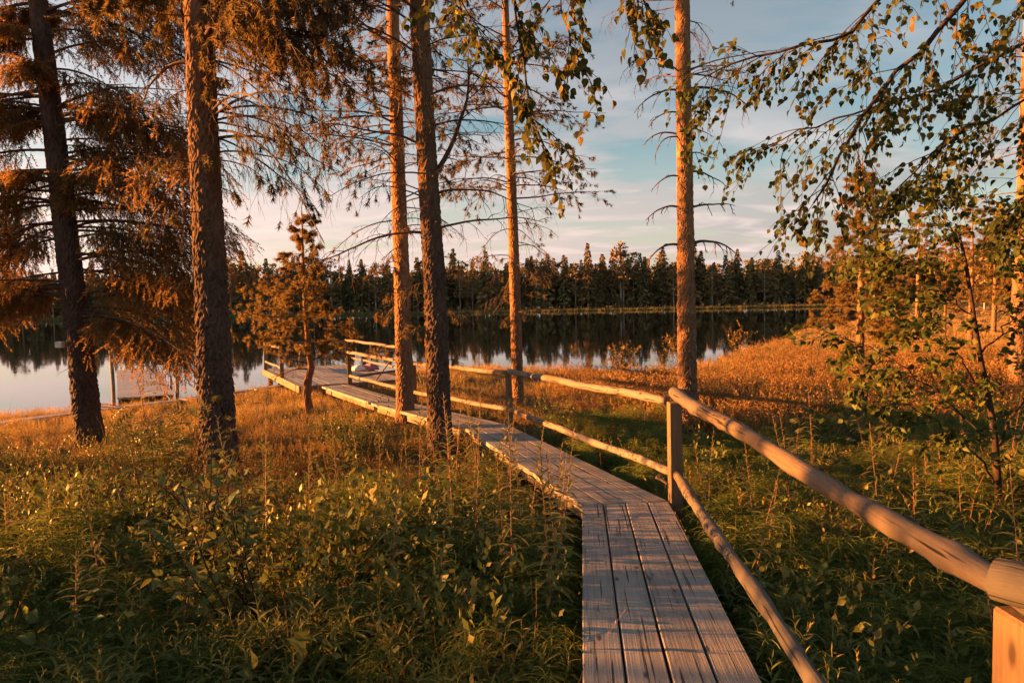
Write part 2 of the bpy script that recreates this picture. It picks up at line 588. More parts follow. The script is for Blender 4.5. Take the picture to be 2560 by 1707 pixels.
# ------------------------------------------------------------------ terrain
LAKE = np.array([(-420, -90), (-160, -40), (-70, -5), (-30, 9), (-17, 13.2), (-12.6, 15.6), (-11.2, 16.9), (-9.6, 18.6), (-8.2, 20.4), (-7.0, 21.8), (-5.4, 24.3),
                 (-4.4, 25.6), (-3.2, 26.4), (0.4, 26.4), (2.2, 24.4), (3.7, 22.6), (5.8, 24.4), (7.9, 27.6), (10.8, 33.0), (15.8, 40.0), (20.4, 49.5), (29, 63.5), (40.5, 78),
                 (60, 112), (100, 170), (128, 206), (118, 214), (60, 216), (20, 219), (-30, 224), (-70, 221), (-110, 228), (-170, 222), (-260, 214), (-420, 190)], float)


def lake_sd(x, y):
    """signed distance to the lake edge, positive on land"""
    shp = np.shape(x)
    p = np.stack([np.ravel(x), np.ravel(y)], 1).astype(float)
    dmin = np.full(len(p), 1e9); inside = np.zeros(len(p), bool)
    a = LAKE; b = np.roll(LAKE, -1, 0)
    for (ax, ay), (bx, by) in zip(a, b):
        e = np.array([bx - ax, by - ay]); w = p - np.array([ax, ay])
        t = np.clip((w @ e) / (e @ e), 0, 1)
        dmin = np.minimum(dmin, np.hypot(*(w - t[:, None] * e).T))
        cond = (ay > p[:, 1]) != (by > p[:, 1])
        xi = ax + (p[:, 1] - ay) * (bx - ax) / ((by - ay) if by != ay else 1e-9)
        inside ^= cond & (p[:, 0] < xi)
    return np.where(inside, -dmin, dmin).reshape(shp)


def ground(x, y):
    x = np.asarray(x, float); y = np.asarray(y, float)
    d = lake_sd(x, y)
    d = d + (vnoise2(x, y, 0.45, 3) - 0.5) * np.minimum(2.0, 0.9 + 0.01 * np.hypot(x, y))
    far = np.clip((y - 16) / 16, 0, 1) * (y < 200)
    top = 0.60 * (1 - 0.72 * far)
    z = np.where(d > 0, 0.02 + top * (1 - np.exp(-np.maximum(d, 0) / 13.0)), np.maximum(d * 0.35, -1.6))
    z = z + np.where(d > 0.3, (vnoise2(x, y, 0.9, 1) - 0.5) * 0.10 + (vnoise2(x, y, 2.7, 2) - 0.5) * 0.05, 0.0) * np.clip(1 - np.hypot(x, y) / 120, 0.2, 1)
    isl = np.exp(-(((x - 27.6) / 1.6) ** 2 + ((y - 69.2) / 1.1) ** 2)) * 0.9 - 0.6
    z = np.maximum(z, np.where(isl > -0.5, isl, -5))
    return z


def g1(x, y):
    return float(ground(np.array([x]), np.array([y]))[0])


def build_ground():
    n = 280
    t = np.linspace(-1, 1, n)
    xs = 11 * np.sinh(t * 5.2)
    t2 = np.linspace(-0.62, 1, n)
    ys = 11 * np.sinh(t2 * 5.2) + 14
    X, Y = np.meshgrid(xs, ys, indexing='ij')
    Z = ground(X, Y)
    idx = np.arange(n * n).reshape(n, n)
    q = np.stack([idx[:-1, :-1], idx[1:, :-1], idx[1:, 1:], idx[:-1, 1:]], -1).reshape(-1, 4)
    mb = MB().add(np.stack([X, Y, Z], -1).reshape(-1, 3), None, q)
    o = mb.build('ground', M['ground'], smooth=True)
    tag(o, 'mossy lakeside ground under the plants, with the far shore', 'ground', kind='structure')
    mb = MB().add([(-420, -120, 0), (420, -120, 0), (420, 260, 0), (-420, 260, 0)], None, [(0, 1, 2, 3)])
    o = mb.build('lake_water', M['water'])
    tag(o, 'still dark lake mirroring the forest and the pink sky', 'lake', kind='structure')


build_ground()

# ------------------------------------------------------------------ boardwalk, railings, dock
def rot_frame(d):
    d = Vector(d).normalized()
    y = (Vector((0, 0, 1)) if abs(d.z) < 0.999 else Vector((0, 1, 0))).cross(d).normalized()
    z = d.cross(y)
    return Matrix((d, y, z)).transposed().to_4x4()


def bevel_mesh(me, w, seg=1):
    bm = bmesh.new(); bm.from_mesh(me)
    bmesh.ops.bevel(bm, geom=bm.edges[:], offset=w, segments=seg, affect='EDGES', profile=0.6)
    bm.to_mesh(me); bm.free()


def box_mesh(name, x0, x1, y0, y1, z0, z1, mat, bev=0.0):
    mb = MB()
    V = [(x, y, z) for x in (x0, x1) for y in (y0, y1) for z in (z0, z1)]
    mb.add(V, None, [(0, 1, 3, 2), (4, 6, 7, 5), (0, 4, 5, 1), (2, 3, 7, 6), (0, 2, 6, 4), (1, 5, 7, 3)])
    me = mb.mesh(name, mat)
    if bev: bevel_mesh(me, bev)
    return me


def bar(name, a, b, w, h, mat, parent, bev=0.004):
    """rectangular timber from a to b, grain along its own X"""
    a, b = Vector(a), Vector(b)
    L = (b - a).length
    o = bpy.data.objects.new(name, box_mesh(name, 0, L, -w / 2, w / 2, -h / 2, h / 2, mat, bev))
    o.matrix_world = Matrix.Translation(a) @ rot_frame(b - a)
    link(o)
    if parent is not None:
        o.parent = parent
        o.matrix_parent_inverse = parent.matrix_world.inverted()
    return o


def post(name, base, w, h, mat, parent, lean=(0, 0), rz=0.0):
    """upright square timber; X of the mesh runs up the post"""
    b = Vector(base)
    t = b + Vector((lean[0], lean[1], h))
    return bar(name, b, t, w, w, mat, parent, 0.006)


def log_rail(a, b, r0, r1, mat, parent, seed, name='rail', bow=0.007):
    rng = np.random.default_rng(seed)
    a, b = Vector(a), Vector(b)
    L = (b - a).length
    n = max(10, int(L / (0.03 if L < 5.2 and a.y < 5.3 else 0.07))); s = 20
    x = np.linspace(0, L, n + 1)
    ph = rng.random(6) * 6.28
    cy = bow * np.sin(x / L * math.pi + 0.2) * rng.choice([-1, 1]) + 0.006 * np.sin(x * 2.3 + ph[0])
    cz = bow * 0.6 * np.sin(x / L * math.pi) + 0.006 * np.sin(x * 2.9 + ph[1])
    r = r0 + (r1 - r0) * x / L + 0.0025 * np.sin(x * 7 + ph[2]) + 0.0018 * np.sin(x * 17 + ph[3])
    th = np.arange(s) / s * 2 * math.pi
    rr = r[:, None] * (1 + 0.035 * np.sin(2 * th + ph[4])[None] + 0.02 * np.sin(3 * th[None] + x[:, None] * 0.8 + ph[5]) + rng.normal(0, 0.008, (n + 1, s)))
    for _ in range(int(L * 5)):                       # knots left by the cut branches
        kx, kt, kh = rng.random() * L, rng.random() * 6.283, rng.uniform(0.003, 0.008)
        dth = np.abs((th - kt + math.pi) % (2 * math.pi) - math.pi)
        rr = rr + kh * np.exp(-((x[:, None] - kx) / 0.035) ** 2 - (dth[None] / 0.55) ** 2)
    rr[0] *= 0.93; rr[-1] *= 0.93
    V = np.stack([np.broadcast_to(x[:, None], rr.shape), cy[:, None] + rr * np.cos(th), cz[:, None] + rr * np.sin(th)], -1)
    # short chamfer rings at the sawn ends
    idx = np.arange((n + 1) * s).reshape(n + 1, s)
    q = np.stack([idx[:-1], np.roll(idx[:-1], -1, 1), np.roll(idx[1:], -1, 1), idx[1:]], -1).reshape(-1, 4)
    VV = np.concatenate([V.reshape(-1, 3), [[-0.004, cy[0], cz[0]], [L + 0.004, cy[-1], cz[-1]]]])
    k = (n + 1) * s
    t = [(idx[0, (i + 1) % s], idx[0, i], k) for i in range(s)] + [(idx[-1, i], idx[-1, (i + 1) % s], k + 1) for i in range(s)]
    o = MB().add(VV, t, q).build(name, mat, smooth=True)
    o.matrix_world = Matrix.Translation(a) @ rot_frame(b - a)
    if parent is not None:
        o.parent = parent
        o.matrix_parent_inverse = parent.matrix_world.inverted()
    return o


# right-hand edge of the walk (x, y, deck height), near to far
EDGE = [(0.66, -0.60, 1.155), (1.255, 5.25, 0.90), (-0.04, 10.36, 0.63), (-2.02, 13.85, 0.50), (-4.27, 17.80, 0.462)]
WALK_W = 0.735
NB = 4
TH = 0.048


def plank_from_quad(c, z0, z1, parent, mat, nails=(), rng=None, th=TH):
    """c: four plan corners [start right, end right, end left, start left]; slight own height"""
    c = [Vector((*p, 0)) for p in c]
    s = (c[0] + c[3]) / 2; e = (c[1] + c[2]) / 2
    s.z, e.z = z0, z1
    Mx = Matrix.Translation(s) @ rot_frame(e - s)
    inv = Mx.inverted()
    top = []
    for p, z in zip(c, (z0, z1, z1, z0)):
        q = inv @ Vector((p.x, p.y, z)); top.append((q.x, q.y))
    # subdivide along the length so that the board is slightly cupped and not dead straight
    n = 8
    V = []
    for i in range(n + 1):
        f = i / n
        r = (top[0][0] * (1 - f) + top[1][0] * f, top[0][1] * (1 - f) + top[1][1] * f)
        l = (top[3][0] * (1 - f) + top[2][0] * f, top[3][1] * (1 - f) + top[2][1] * f)
        w = 0.0015 * math.sin(f * 5 + (rng.random() if rng else 0))
        b = 0.005
        ry, ly = r[1] + w, l[1] + w
        V += [(r[0], ry, -th), (r[0], ry, -b), (r[0], ry + b, 0), (l[0], ly - b, 0), (l[0], ly, -b), (l[0], ly, -th)]
    idx = np.arange((n + 1) * 6).reshape(n + 1, 6)
    q = np.stack([idx[:-1], idx[1:], np.roll(idx[1:], -1, 1), np.roll(idx[:-1], -1, 1)], -1).reshape(-1, 4)
    a = idx[0]; z = idx[-1]
    caps = [(a[0], a[1], a[4], a[5]), (a[1], a[2], a[3], a[4]), (z[5], z[4], z[1], z[0]), (z[4], z[3], z[2], z[1])]
    mb = MB().add(V, None, np.concatenate([q, caps]))
    nq = mb.n
    nail_faces = 0
    for (nx, ny) in nails:
        k = 6; r = 0.0055
        vv = [(nx + r * math.cos(t * 2 * math.pi / k), ny + r * math.sin(t * 2 * math.pi / k), 0.0012) for t in range(k)] + [(nx, ny, 0.0016)]
        mb.add(vv, [(i, (i + 1) % k, k) for i in range(k)])
        nail_faces += k
    me = mb.mesh('plank', [mat, M['nail']])
    if nail_faces:
        mi = np.zeros(len(me.polygons), np.int32); mi[:nail_faces] = 1   # triangles come first
        me.polygons.foreach_set('material_index', mi)
    o = bpy.data.objects.new('plank', me)
    o.matrix_world = Mx
    link(o)
    o.parent = parent
    o.matrix_parent_inverse = parent.matrix_world.inverted()
    return o


def build_walk():
    rng = np.random.default_rng(5)
    walk = empty('boardwalk', (0.6, 3.0, 0.5))
    bpy.context.view_layer.update()
    tag(walk, 'weathered grey plank boardwalk winding down to the lake', 'boardwalk', kind='structure')
    n = len(EDGE)
    P = [np.array(e[:2]) for e in EDGE]
    dirs = [(P[i + 1] - P[i]) / np.linalg.norm(P[i + 1] - P[i]) for i in range(n - 1)]
    left = [np.array([-d[1], d[0]]) for d in dirs]
    off0 = 0.055                                   # boards start this far left of the post line

    def cut(i, k, off):
        """plan point at node i on section k, lateral offset off (left)"""
        if i == 0 or i == n - 1:
            return P[i] + left[k] * off
        b = left[i - 1] + left[i]
        b = b / np.linalg.norm(b)
        return P[i] + b * off / (b @ left[k])

    bw = (WALK_W - off0) / NB
    for k in range(n - 1):
        L = np.linalg.norm(P[k + 1] - P[k])
        splits = [0.0, 1.0]
        for j in range(NB):
            w0 = off0 + j * bw + 0.004; w1 = off0 + (j + 1) * bw - 0.005
            if k == 3: splits = [0.0, 1.0]
            dzv = rng.normal(0, 0.002)
            g = 0.005 / L
            r0, r1 = cut(k, k, w0), cut(k + 1, k, w0)
            l0, l1 = cut(k, k, w1), cut(k + 1, k, w1)
            f = lambda a, b, t: a + (b - a) * t
            nails = []
            for jx in np.arange(0.06, L - 0.05, 0.62 if k else 0.95):
                for yy in (-0.05, 0.05):
                    nails.append((jx + rng.normal(0, 0.012), yy + rng.normal(0, 0.008)))
            plank_from_quad([f(r0, r1, g), f(r0, r1, 1 - g), f(l0, l1, 1 - g), f(l0, l1, g)], EDGE[k][2] + dzv, EDGE[k + 1][2] + dzv, walk, M['deck'], nails, rng)
        # stringers under both edges, and cross bearers down to the ground
        for o in (off0 + 0.12, WALK_W - 0.13):
            a, b = cut(k, k, o), cut(k + 1, k, o)
            bar('stringer', (*a, EDGE[k][2] - TH - 0.075), (*b, EDGE[k + 1][2] - TH - 0.075), 0.05, 0.14, M['beam'], walk)
        m = max(1, int(L / 1.6))
        for i in range(m):
            t = (i + 0.5) / m
            for o in (off0 + 0.12, WALK_W - 0.13):
                q = cut(k, k, o) * (1 - t) + cut(k + 1, k, o) * t
                z = EDGE[k][2] * (1 - t) + EDGE[k + 1][2] * t - TH - 0.15
                gz = g1(*q) - 0.1
                if z - gz > 0.06:
                    post('support', (q[0], q[1], gz), 0.09, z - gz - 0.003, M['beam'], walk)
    return P, dirs, left


WP, WD, WLEFT = build_walk()
RAIL_TOP, RAIL_LOW = 0.80, 0.215


def build_walk_railing():
    r = empty('log_railing', (1.255, 5.25, 0.5))
    bpy.context.view_layer.update()
    tag(r, 'peeled log railing on square posts along the right side of the boardwalk', 'railing')
    d0 = Vector((*WD[0], 0))
    A = Vector(EDGE[1]); B = Vector(EDGE[2]); C = Vector(EDGE[3]); D = Vector(EDGE[4])
    slope = (EDGE[0][2] - EDGE[1][2]) / (Vector(EDGE[0]).xy - A.xy).length
    N = A - d0 * 4.08; N.z = A.z + slope * 4.08
    for q, lean, hh in ((N, (0.0, 0.0), 0.80), (A, (-0.012, 0.0), 0.775), (B, (-0.03, 0.0), 0.775), (C, (0, 0), 0.775), (D, (0, 0), 0.80)):
        gz = g1(q.x, q.y) - 0.25
        sgn = 1
        px = Vector((q.x + (0.088 if q is N else 0.004), q.y, gz))
        post('post', px, 0.098, q.z + hh - gz, M['post'], r, lean)
    up = Vector((0, 0, 1))
    # near run: from behind the near post to just past the corner post, resting on top of the posts
    n_top = N + up * (RAIL_TOP + 0.022); a_top = A + up * (RAIL_TOP + 0.035)
    u = (a_top - n_top).normalized()
    log_rail(n_top + Vector((0.075, -0.03, 0)), a_top + u * 0.09, 0.027, 0.050, M['old_log'], r, 3)
    side = Vector((-WLEFT[0][0], -WLEFT[0][1], 0)) * 0.0
    low = up * RAIL_LOW
    log_rail(N + low - u * 0.4, A + low - u * 0.055, 0.026, 0.037, M['old_log'], r, 4)
    # the next run up the slope starts on the near post, behind and above it
    log_rail(N + up * (RAIL_TOP + 0.052) + Vector((0.035, 0.03, 0.0)), N + up * (RAIL_TOP + 0.16) + Vector((1.05, -1.6, 0.0)), 0.037, 0.04, M['grey_log'], r, 6)
    log_rail(A + up * (RAIL_TOP - 0.028) - Vector((0.05, -0.11, 0)), B + up * RAIL_TOP - (A - B).normalized() * 0.03, 0.036, 0.044, M['log'], r, 7)
    v = (B - A).normalized()
    log_rail(A + low + v * 0.055, B + low - v * 0.05, 0.033, 0.038, M['log'], r, 8)
    w = (C - B).normalized()
    log_rail(B + up * (RAIL_TOP - 0.02) + w * 0.05, C + up * RAIL_TOP + w * 0.06, 0.036, 0.042, M['log'], r, 9)
    log_rail(B + low + w * 0.05, C + low - w * 0.05, 0.036, 0.038, M['log'], r, 10)
    x = (D - C).normalized()
    log_rail(C + up * (RAIL_TOP - 0.01) + x * 0.06, D + up * (RAIL_TOP + 0.03) + x * 0.08, 0.040, 0.046, M['log'], r, 11)
    log_rail(C + low + x * 0.05, D + low - x * 0.05, 0.038, 0.040, M['log'], r, 12)
    # stub end of the lower rail beside the corner post
    log_rail(A + up * 0.17 + Vector((-0.13, 0.10, 0)), A + up * 0.12 + Vector((-0.045, 0.055, 0)), 0.014, 0.012, M['log'], r, 13)


build_walk_railing()

DOCK_Z = 0.45
DU = Vector((0.475, -0.880, 0)).normalized()       # from the lake end towards land
DN = Vector((0.880, 0.475, 0)).normalized()        # across, left to right
DE = Vector((-5.87, 24.30, 0))                     # far right corner
DLEN, DWID = 6.1, 2.85
DFL = DE - DN * DWID


def build_dock():
    rng = np.random.default_rng(9)
    dock = empty('lake_dock', (DFL.x, DFL.y, 0))
    bpy.context.view_layer.update()
    tag(dock, 'wide plank platform over the water at the end of the boardwalk', 'dock')
    nb = 19
    bw = DWID / nb
    for j in range(nb):
        a = DFL + DN * (j * bw + 0.004); b = DFL + DN * ((j + 1) * bw - 0.004)
        L = DLEN if j > 6 else DLEN - 0.05
        plank_from_quad([a.xy, (a + DU * L).xy, (b + DU * L).xy, b.xy], DOCK_Z + rng.normal(0, 0.002), DOCK_Z + rng.normal(0, 0.002), dock, M['deck'], (), rng)
    zf = DOCK_Z - TH - 0.10
    up = Vector((0, 0, 1))
    for a, b in ((DFL - DN * 0.03, DFL + DU * DLEN - DN * 0.03), (DE + DN * 0.03, DE + DU * DLEN + DN * 0.03)):
        bar('fascia_board', a + up * (zf + 0.055), b + up * (zf + 0.055), 0.045, 0.19, M['beam'], dock)
    for a, b in ((DFL - DU * 0.03, DE - DU * 0.03), (DFL + DU * (DLEN + 0.03), DE + DU * (DLEN + 0.03))):
        bar('fascia_board', a + up * (zf + 0.055), b + up * (zf + 0.055), 0.045, 0.18, M['beam'], dock)
    for i in range(4):
        for s in (0.15, DWID - 0.15):
            q = DFL + DN * s + DU * (0.3 + i * (DLEN - 0.6) / 3)
            gz = g1(q.x, q.y) - 0.2
            post('pile', (q.x, q.y, gz), 0.12, DOCK_Z - TH - 0.01 - gz, M['beam'], dock)
    rl = empty('dock_railing', (DE.x, DE.y, DOCK_Z))
    bpy.context.view_layer.update()
    tag(rl, 'post and rail fence around the lake platform', 'railing')
    F = DE + DU * (DLEN - 0.08) - DN * 0.05
    E = DE + DU * 0.08 - DN * 0.05
    G = DFL + DU * 0.35 + DN * 0.0
    H = DFL + DU * 3.4 + DN * 0.0
    base = up * (DOCK_Z - 0.15)

    def pst(p, h=0.95, w=0.095, lean=(0, 0)):
        post('post', p + up * (DOCK_Z + 0.001), w, h - 0.12, M['post'], rl, lean)
    mid = E * 0.5 + F * 0.5
    for p in (E, F): pst(p)
    pst(mid, w=0.065)
    pst(G, 0.93, lean=(0.03, 0.0)); pst(H, 0.93); pst(G + DN * 1.0 + DU * 0.6, 0.95, lean=(0.05, 0.05))
    t, l = up * (DOCK_Z + 0.86), up * (DOCK_Z + 0.27)
    log_rail(E + t - DU * 0.1, F + t + DU * 0.05, 0.043, 0.043, M['log'], rl, 21)
    log_rail(E + l + DU * 0.05, F + l - DU * 0.05, 0.038, 0.040, M['log'], rl, 22)
    log_rail(E + t - DN * 0.05 - up * 0.02, E + t - DN * 2.0 - up * 0.02, 0.03, 0.03, M['beam'], rl, 23)
    log_rail(E + l - DN * 0.05, E + l - DN * 2.3, 0.03, 0.03, M['beam'], rl, 24)
    log_rail(G + t - DU * 0.08, H + t + DU * 0.04, 0.038, 0.038, M['log'], rl, 25)
    log_rail(G + l + DU * 0.05, H + l - DU * 0.05, 0.034, 0.034, M['log'], rl, 26)
    D = Vector(EDGE[4]); D.z = DOCK_Z
    ft = F + up * (DOCK_Z + 0.78); dt = D + up * 0.74
    log_rail(D + up * 0.80 + (F - D).normalized() * 0.06, F + up * (DOCK_Z + 0.80), 0.026, 0.026, M['beam'], rl, 27)
    log_rail(D + up * 0.20 + (F - D).normalized() * 0.06, F + up * (DOCK_Z + 0.24), 0.035, 0.035, M['beam'], rl, 28)
    pole = MB()
    fa = F - DU * 0.1 - DN * 0.75
    tubes(pole, np.array([[fa.x, fa.y, DOCK_Z + 0.003], [F.x + 0.28, F.y + 0.15, DOCK_Z + 1.32]]), np.array([0.02, 0.017]), 8, True)
    tag(pole.build('leaning_pole', M['beam']), 'thin wooden pole leaning against the corner of the platform railing', 'pole')
    # heap of folded towels on the boards
    c = DE + DU * 2.9 - DN * 0.42
    for (o, sx, sy, sz, mt, nm, lb) in ((Vector((-0.02, 0.0, 0)), 0.24, 0.16, 0.13, M['towel_white'], 'towel', 'crumpled white towel lying on the lake platform'),
                                        (Vector((0.36, 0.10, 0)), 0.28, 0.16, 0.16, M['towel_pink'], 'towel', 'crumpled dull pink towel lying on the lake platform')):
        bm = bmesh.new()
        bmesh.ops.create_icosphere(bm, subdivisions=3, radius=1.0)
        for v in bm.verts:
            k = 1 + 0.22 * math.sin(v.co.x * 5 + v.co.y * 3) * math.cos(v.co.y * 4 + sx * 20) + 0.1 * math.sin(v.co.x * 11 + v.co.z * 6)
            v.co = Vector((v.co.x * sx * k, v.co.y * sy * k, max(v.co.z, -0.25) * sz * k))
            v.co.z += 0.25 * sz * 1.3
        me = bpy.data.meshes.new(nm); bm.to_mesh(me); bm.free()
        me.materials.append(mt)
        for p in me.polygons: p.use_smooth = True
        ob = link(bpy.data.objects.new(nm, me))
        ob.location = c + o + up * (DOCK_Z + 0.012)
        tag(ob, lb, 'towel')


build_dock()


def build_jetty():
    rng = np.random.default_rng(12)
    up = Vector((0, 0, 1))
    NL = Vector((-10.05, 17.25, 0.26)); u = Vector((-0.500, 0.866, 0)); v = Vector((0.866, 0.500, 0))
    L, W = 9.6, 1.30
    j = empty('bathing_jetty', NL)
    bpy.context.view_layer.update()
    tag(j, 'low grey bathing jetty of cross boards reaching into the lake on the left', 'jetty')
    nb = 66
    for i in range(nb):
        a = NL + u * (i * L / nb); b = NL + u * ((i + 1) * L / nb - 0.007)
        plank_from_quad([a.xy, (a + v * W).xy, (b + v * W).xy, b.xy], 0.27 + rng.normal(0, 0.0015), 0.27 + rng.normal(0, 0.0015), j, M['dock_deck'], (), rng, 0.03)
    for s in (0.05, W - 0.05):
        a = NL + v * s; a.z = 0.16
        bar('beam', a, a + u * L, 0.06, 0.14, M['beam'], j)
    for i in range(4):
        for s in (0.07, W - 0.07):
            q = NL + v * s + u * (0.4 + i * 2.9)
            gz = g1(q.x, q.y) - 0.1
            if 0.08 - gz > 0.05:
                post('pile', (q.x, q.y, gz), 0.09, 0.085 - gz, M['beam'], j)
    for off, h, lb in ((-0.09, 1.28, 'grey upright pole at the left foot of the bathing jetty'), (W + 0.09, 1.08, 'grey upright pole at the right foot of the bathing jetty')):
        q = NL + v * off + u * 0.35
        gz = g1(q.x, q.y) - 0.15
        m = MB()
        z = np.linspace(gz, 0.2 + h, 8)
        tubes(m, np.stack([q.x + 0.01 * np.sin(z * 3), q.y + 0 * z, z], 1), np.full(8, 0.045), 10, True)
        tag(m.build('mooring_pole', M['beam'], smooth=False), lb, 'pole')
    q = NL + v * (W + 0.08) + u * 2.6
    m = MB(); z = np.linspace(-0.8, 0.55, 6)
    tubes(m, np.stack([q.x + 0 * z, q.y + 0 * z, z], 1), np.full(6, 0.03), 8, True)
    tag(m.build('mooring_pole', M['beam']), 'short thin pole halfway along the right side of the bathing jetty', 'pole')
    # duckboards lying in the grass along the shore
    d = empty('duckboard_path', (-8.6, 17.5, 0.1))
    bpy.context.view_layer.update()
    tag(d, 'narrow line of old grey boards lying in the shore grass', 'duckboards')
    pts = [(-10.9, 13.6), (-9.55, 15.35), (-8.45, 17.45), (-7.45, 19.55), (-6.7, 20.9)]
    for i in range(len(pts) - 1):
        a = Vector((*pts[i], 0)); b = Vector((*pts[i + 1], 0))
        uu = (b - a).normalized(); nn = Vector((-uu.y, uu.x, 0))
        z0, z1 = g1(a.x, a.y) + 0.12, g1(b.x, b.y) + 0.12
        for s in (0.0, 0.17):
            p = a + nn * s + uu * 0.03; q = b + nn * s - uu * (0.02 + 0.15 * rng.random())
            plank_from_quad([(p - nn * 0.075).xy, (q - nn * 0.075).xy, (q + nn * 0.075).xy, (p + nn * 0.075).xy], z0, z1, d, M['dock_deck'], (), rng, 0.04)


build_jetty()

# ------------------------------------------------------------------ foliage templates (axis +X)
def needle_tuft(seed, n=34, L=0.078, w=0.0055, spread=1.15):
    rng = np.random.default_rng(seed)
    V, F = [], []
    for i in range(n):
        a = rng.random() * 2 * math.pi
        p = spread * (rng.random() ** 0.7)
        d = np.array([math.cos(p), math.sin(p) * math.cos(a), math.sin(p) * math.sin(a)])
        s = np.array([rng.uniform(-0.07, 0.02), 0, 0])
        side = norm(np.cross(d, rng.normal(0, 1, 3))) * w
        l = L * rng.uniform(0.7, 1.15)
        k = len(V)
        V += [s - side, s + side, s + d * l]
        F.append((k, k + 1, k + 2))
    return np.array(V), np.array(F)


def needle_brush(seed, L=0.22, n=60, nl=0.026, w=0.0035):
    rng = np.random.default_rng(seed)
    V, F = [], []
    for i in range(n):
        x = L * (i + rng.random()) / n
        a = rng.random() * 2 * math.pi
        p = rng.uniform(0.5, 1.1)
        d = np.array([math.cos(p), math.sin(p) * math.cos(a), math.sin(p) * math.sin(a)])
        side = norm(np.cross(d, rng.normal(0, 1, 3))) * w
        l = nl * rng.uniform(0.7, 1.2) * (1 if i < n * 0.9 else 0.8)
        s = np.array([x, 0.004 * math.sin(x * 30), 0])
        k = len(V)
        V += [s - side, s + side, s + d * l]
        F.append((k, k + 1, k + 2))
    return np.array(V), np.array(F)


def leaf_outline(L=0.055, W=0.045, fold=0.18, stalk=0.018, curl=0.15, teeth=True, pointed=0.6):
    """broad leaf as one small mesh: stalk, midrib fold, toothed edge; axis +X"""
    ts = [0.0, 0.12, 0.30, 0.5, 0.7, 0.86, 1.0]
    ws = [0.10, 0.72, 1.0, 0.86, 0.56, 0.26, 0.0]
    V = [(0, -0.0009, 0), (0, 0.0009, 0)]
    F = []
    rows = []
    for i, (t, w) in enumerate(zip(ts, ws)):
        x = stalk + L * t
        z = -curl * L * t * t
        hw = W / 2 * w * (1 + (0.10 if (teeth and i % 2) else -0.04 if teeth else 0))
        if i < len(ts) - 1:
            k = len(V)
            V += [(x, hw, z + fold * hw), (x, 0, z), (x, -hw, z + fold * hw)]
            rows.append((k, k + 1, k + 2))
        else:
            k = len(V); V.append((x, 0, z)); rows.append((k,))
    F.append((0, 1, rows[0][1]))
    for a, b in zip(rows[:-1], rows[1:]):
        if len(b) == 3:
            F += [(a[0], a[1], b[1]), (a[0], b[1], b[0]), (a[1], a[2], b[2]), (a[1], b[2], b[1])]
        else:
            F += [(a[0], a[1], b[0]), (a[1], a[2], b[0])]
    return np.array(V, float), np.array(F)


def lance_leaf(L=0.10, W=0.016, droop=0.35):
    n = 5
    V, F = [], []
    for i in range(n + 1):
        t = i / n
        w = W / 2 * math.sin(math.pi * min(1, 0.12 + 0.88 * t) ** 0.8)
        if i == n: w = 0
        x = L * t * (1 - 0.12 * droop * t); z = L * (0.10 * t - droop * t * t)
        V += [(x, w, z + w * 0.35), (x, 0, z), (x, -w, z + w * 0.35)]
    for i in range(n):
        a = i * 3; b = a + 3
        F += [(a, a + 1, b + 1), (a, b + 1, b), (a + 1, a + 2, b + 2), (a + 1, b + 2, b + 1)]
    return np.array(V, float), np.array(F)


def pinnate_leaf(L=0.20, pairs=6, seed=0, lw=0.28, ll=0.30):
    """rowan / fern like compound leaf"""
    rng = np.random.default_rng(seed)
    mb = MB()
    lv, lf = leaf_outline(L * ll, L * ll * lw, 0.15, L * 0.01, 0.2)
    for i in range(pairs):
        t = 0.22 + 0.72 * i / (pairs - 1)
        s = math.sin(math.pi * (0.25 + 0.68 * i / (pairs - 1))) * 0.95 + 0.1
        for sg in (1, -1):
            a = sg * rad(62 - 10 * t) + rng.normal(0, 0.06)
            place(mb, lv, lf, [[L * t, 0, -0.35 * L * t * t]], [[math.cos(a), math.sin(a), -0.18]], s, rng, 0.0)
    place(mb, lv, lf, [[L * 0.96, 0, -0.34 * L]], [[1, 0, -0.5]], 0.9, rng, 0.0)
    x = np.linspace(0, L, 6)
    tubes(mb, np.stack([x, 0 * x, -0.35 * x * x / L], 1), np.full(6, 0.0014), 3)
    return mb


TUFTS = [needle_tuft(i, 28, 0.078, 0.0062) for i in range(3)]
BIGTUFTS = [needle_tuft(10 + i, 30, 0.085, 0.0065, 1.3) for i in range(3)]
BRUSH = [needle_brush(20 + i, 0.27, 33, 0.037, 0.0063) for i in range(3)]


def scatter_templates(mb, temps, pos, D, scale, rng):
    pick = rng.integers(0, len(temps), len(pos))
    scale = np.broadcast_to(scale, (len(pos),))
    for i, (v, f) in enumerate(temps):
        s = pick == i
        place(mb, v, f, pos[s], D[s], scale[s], rng)


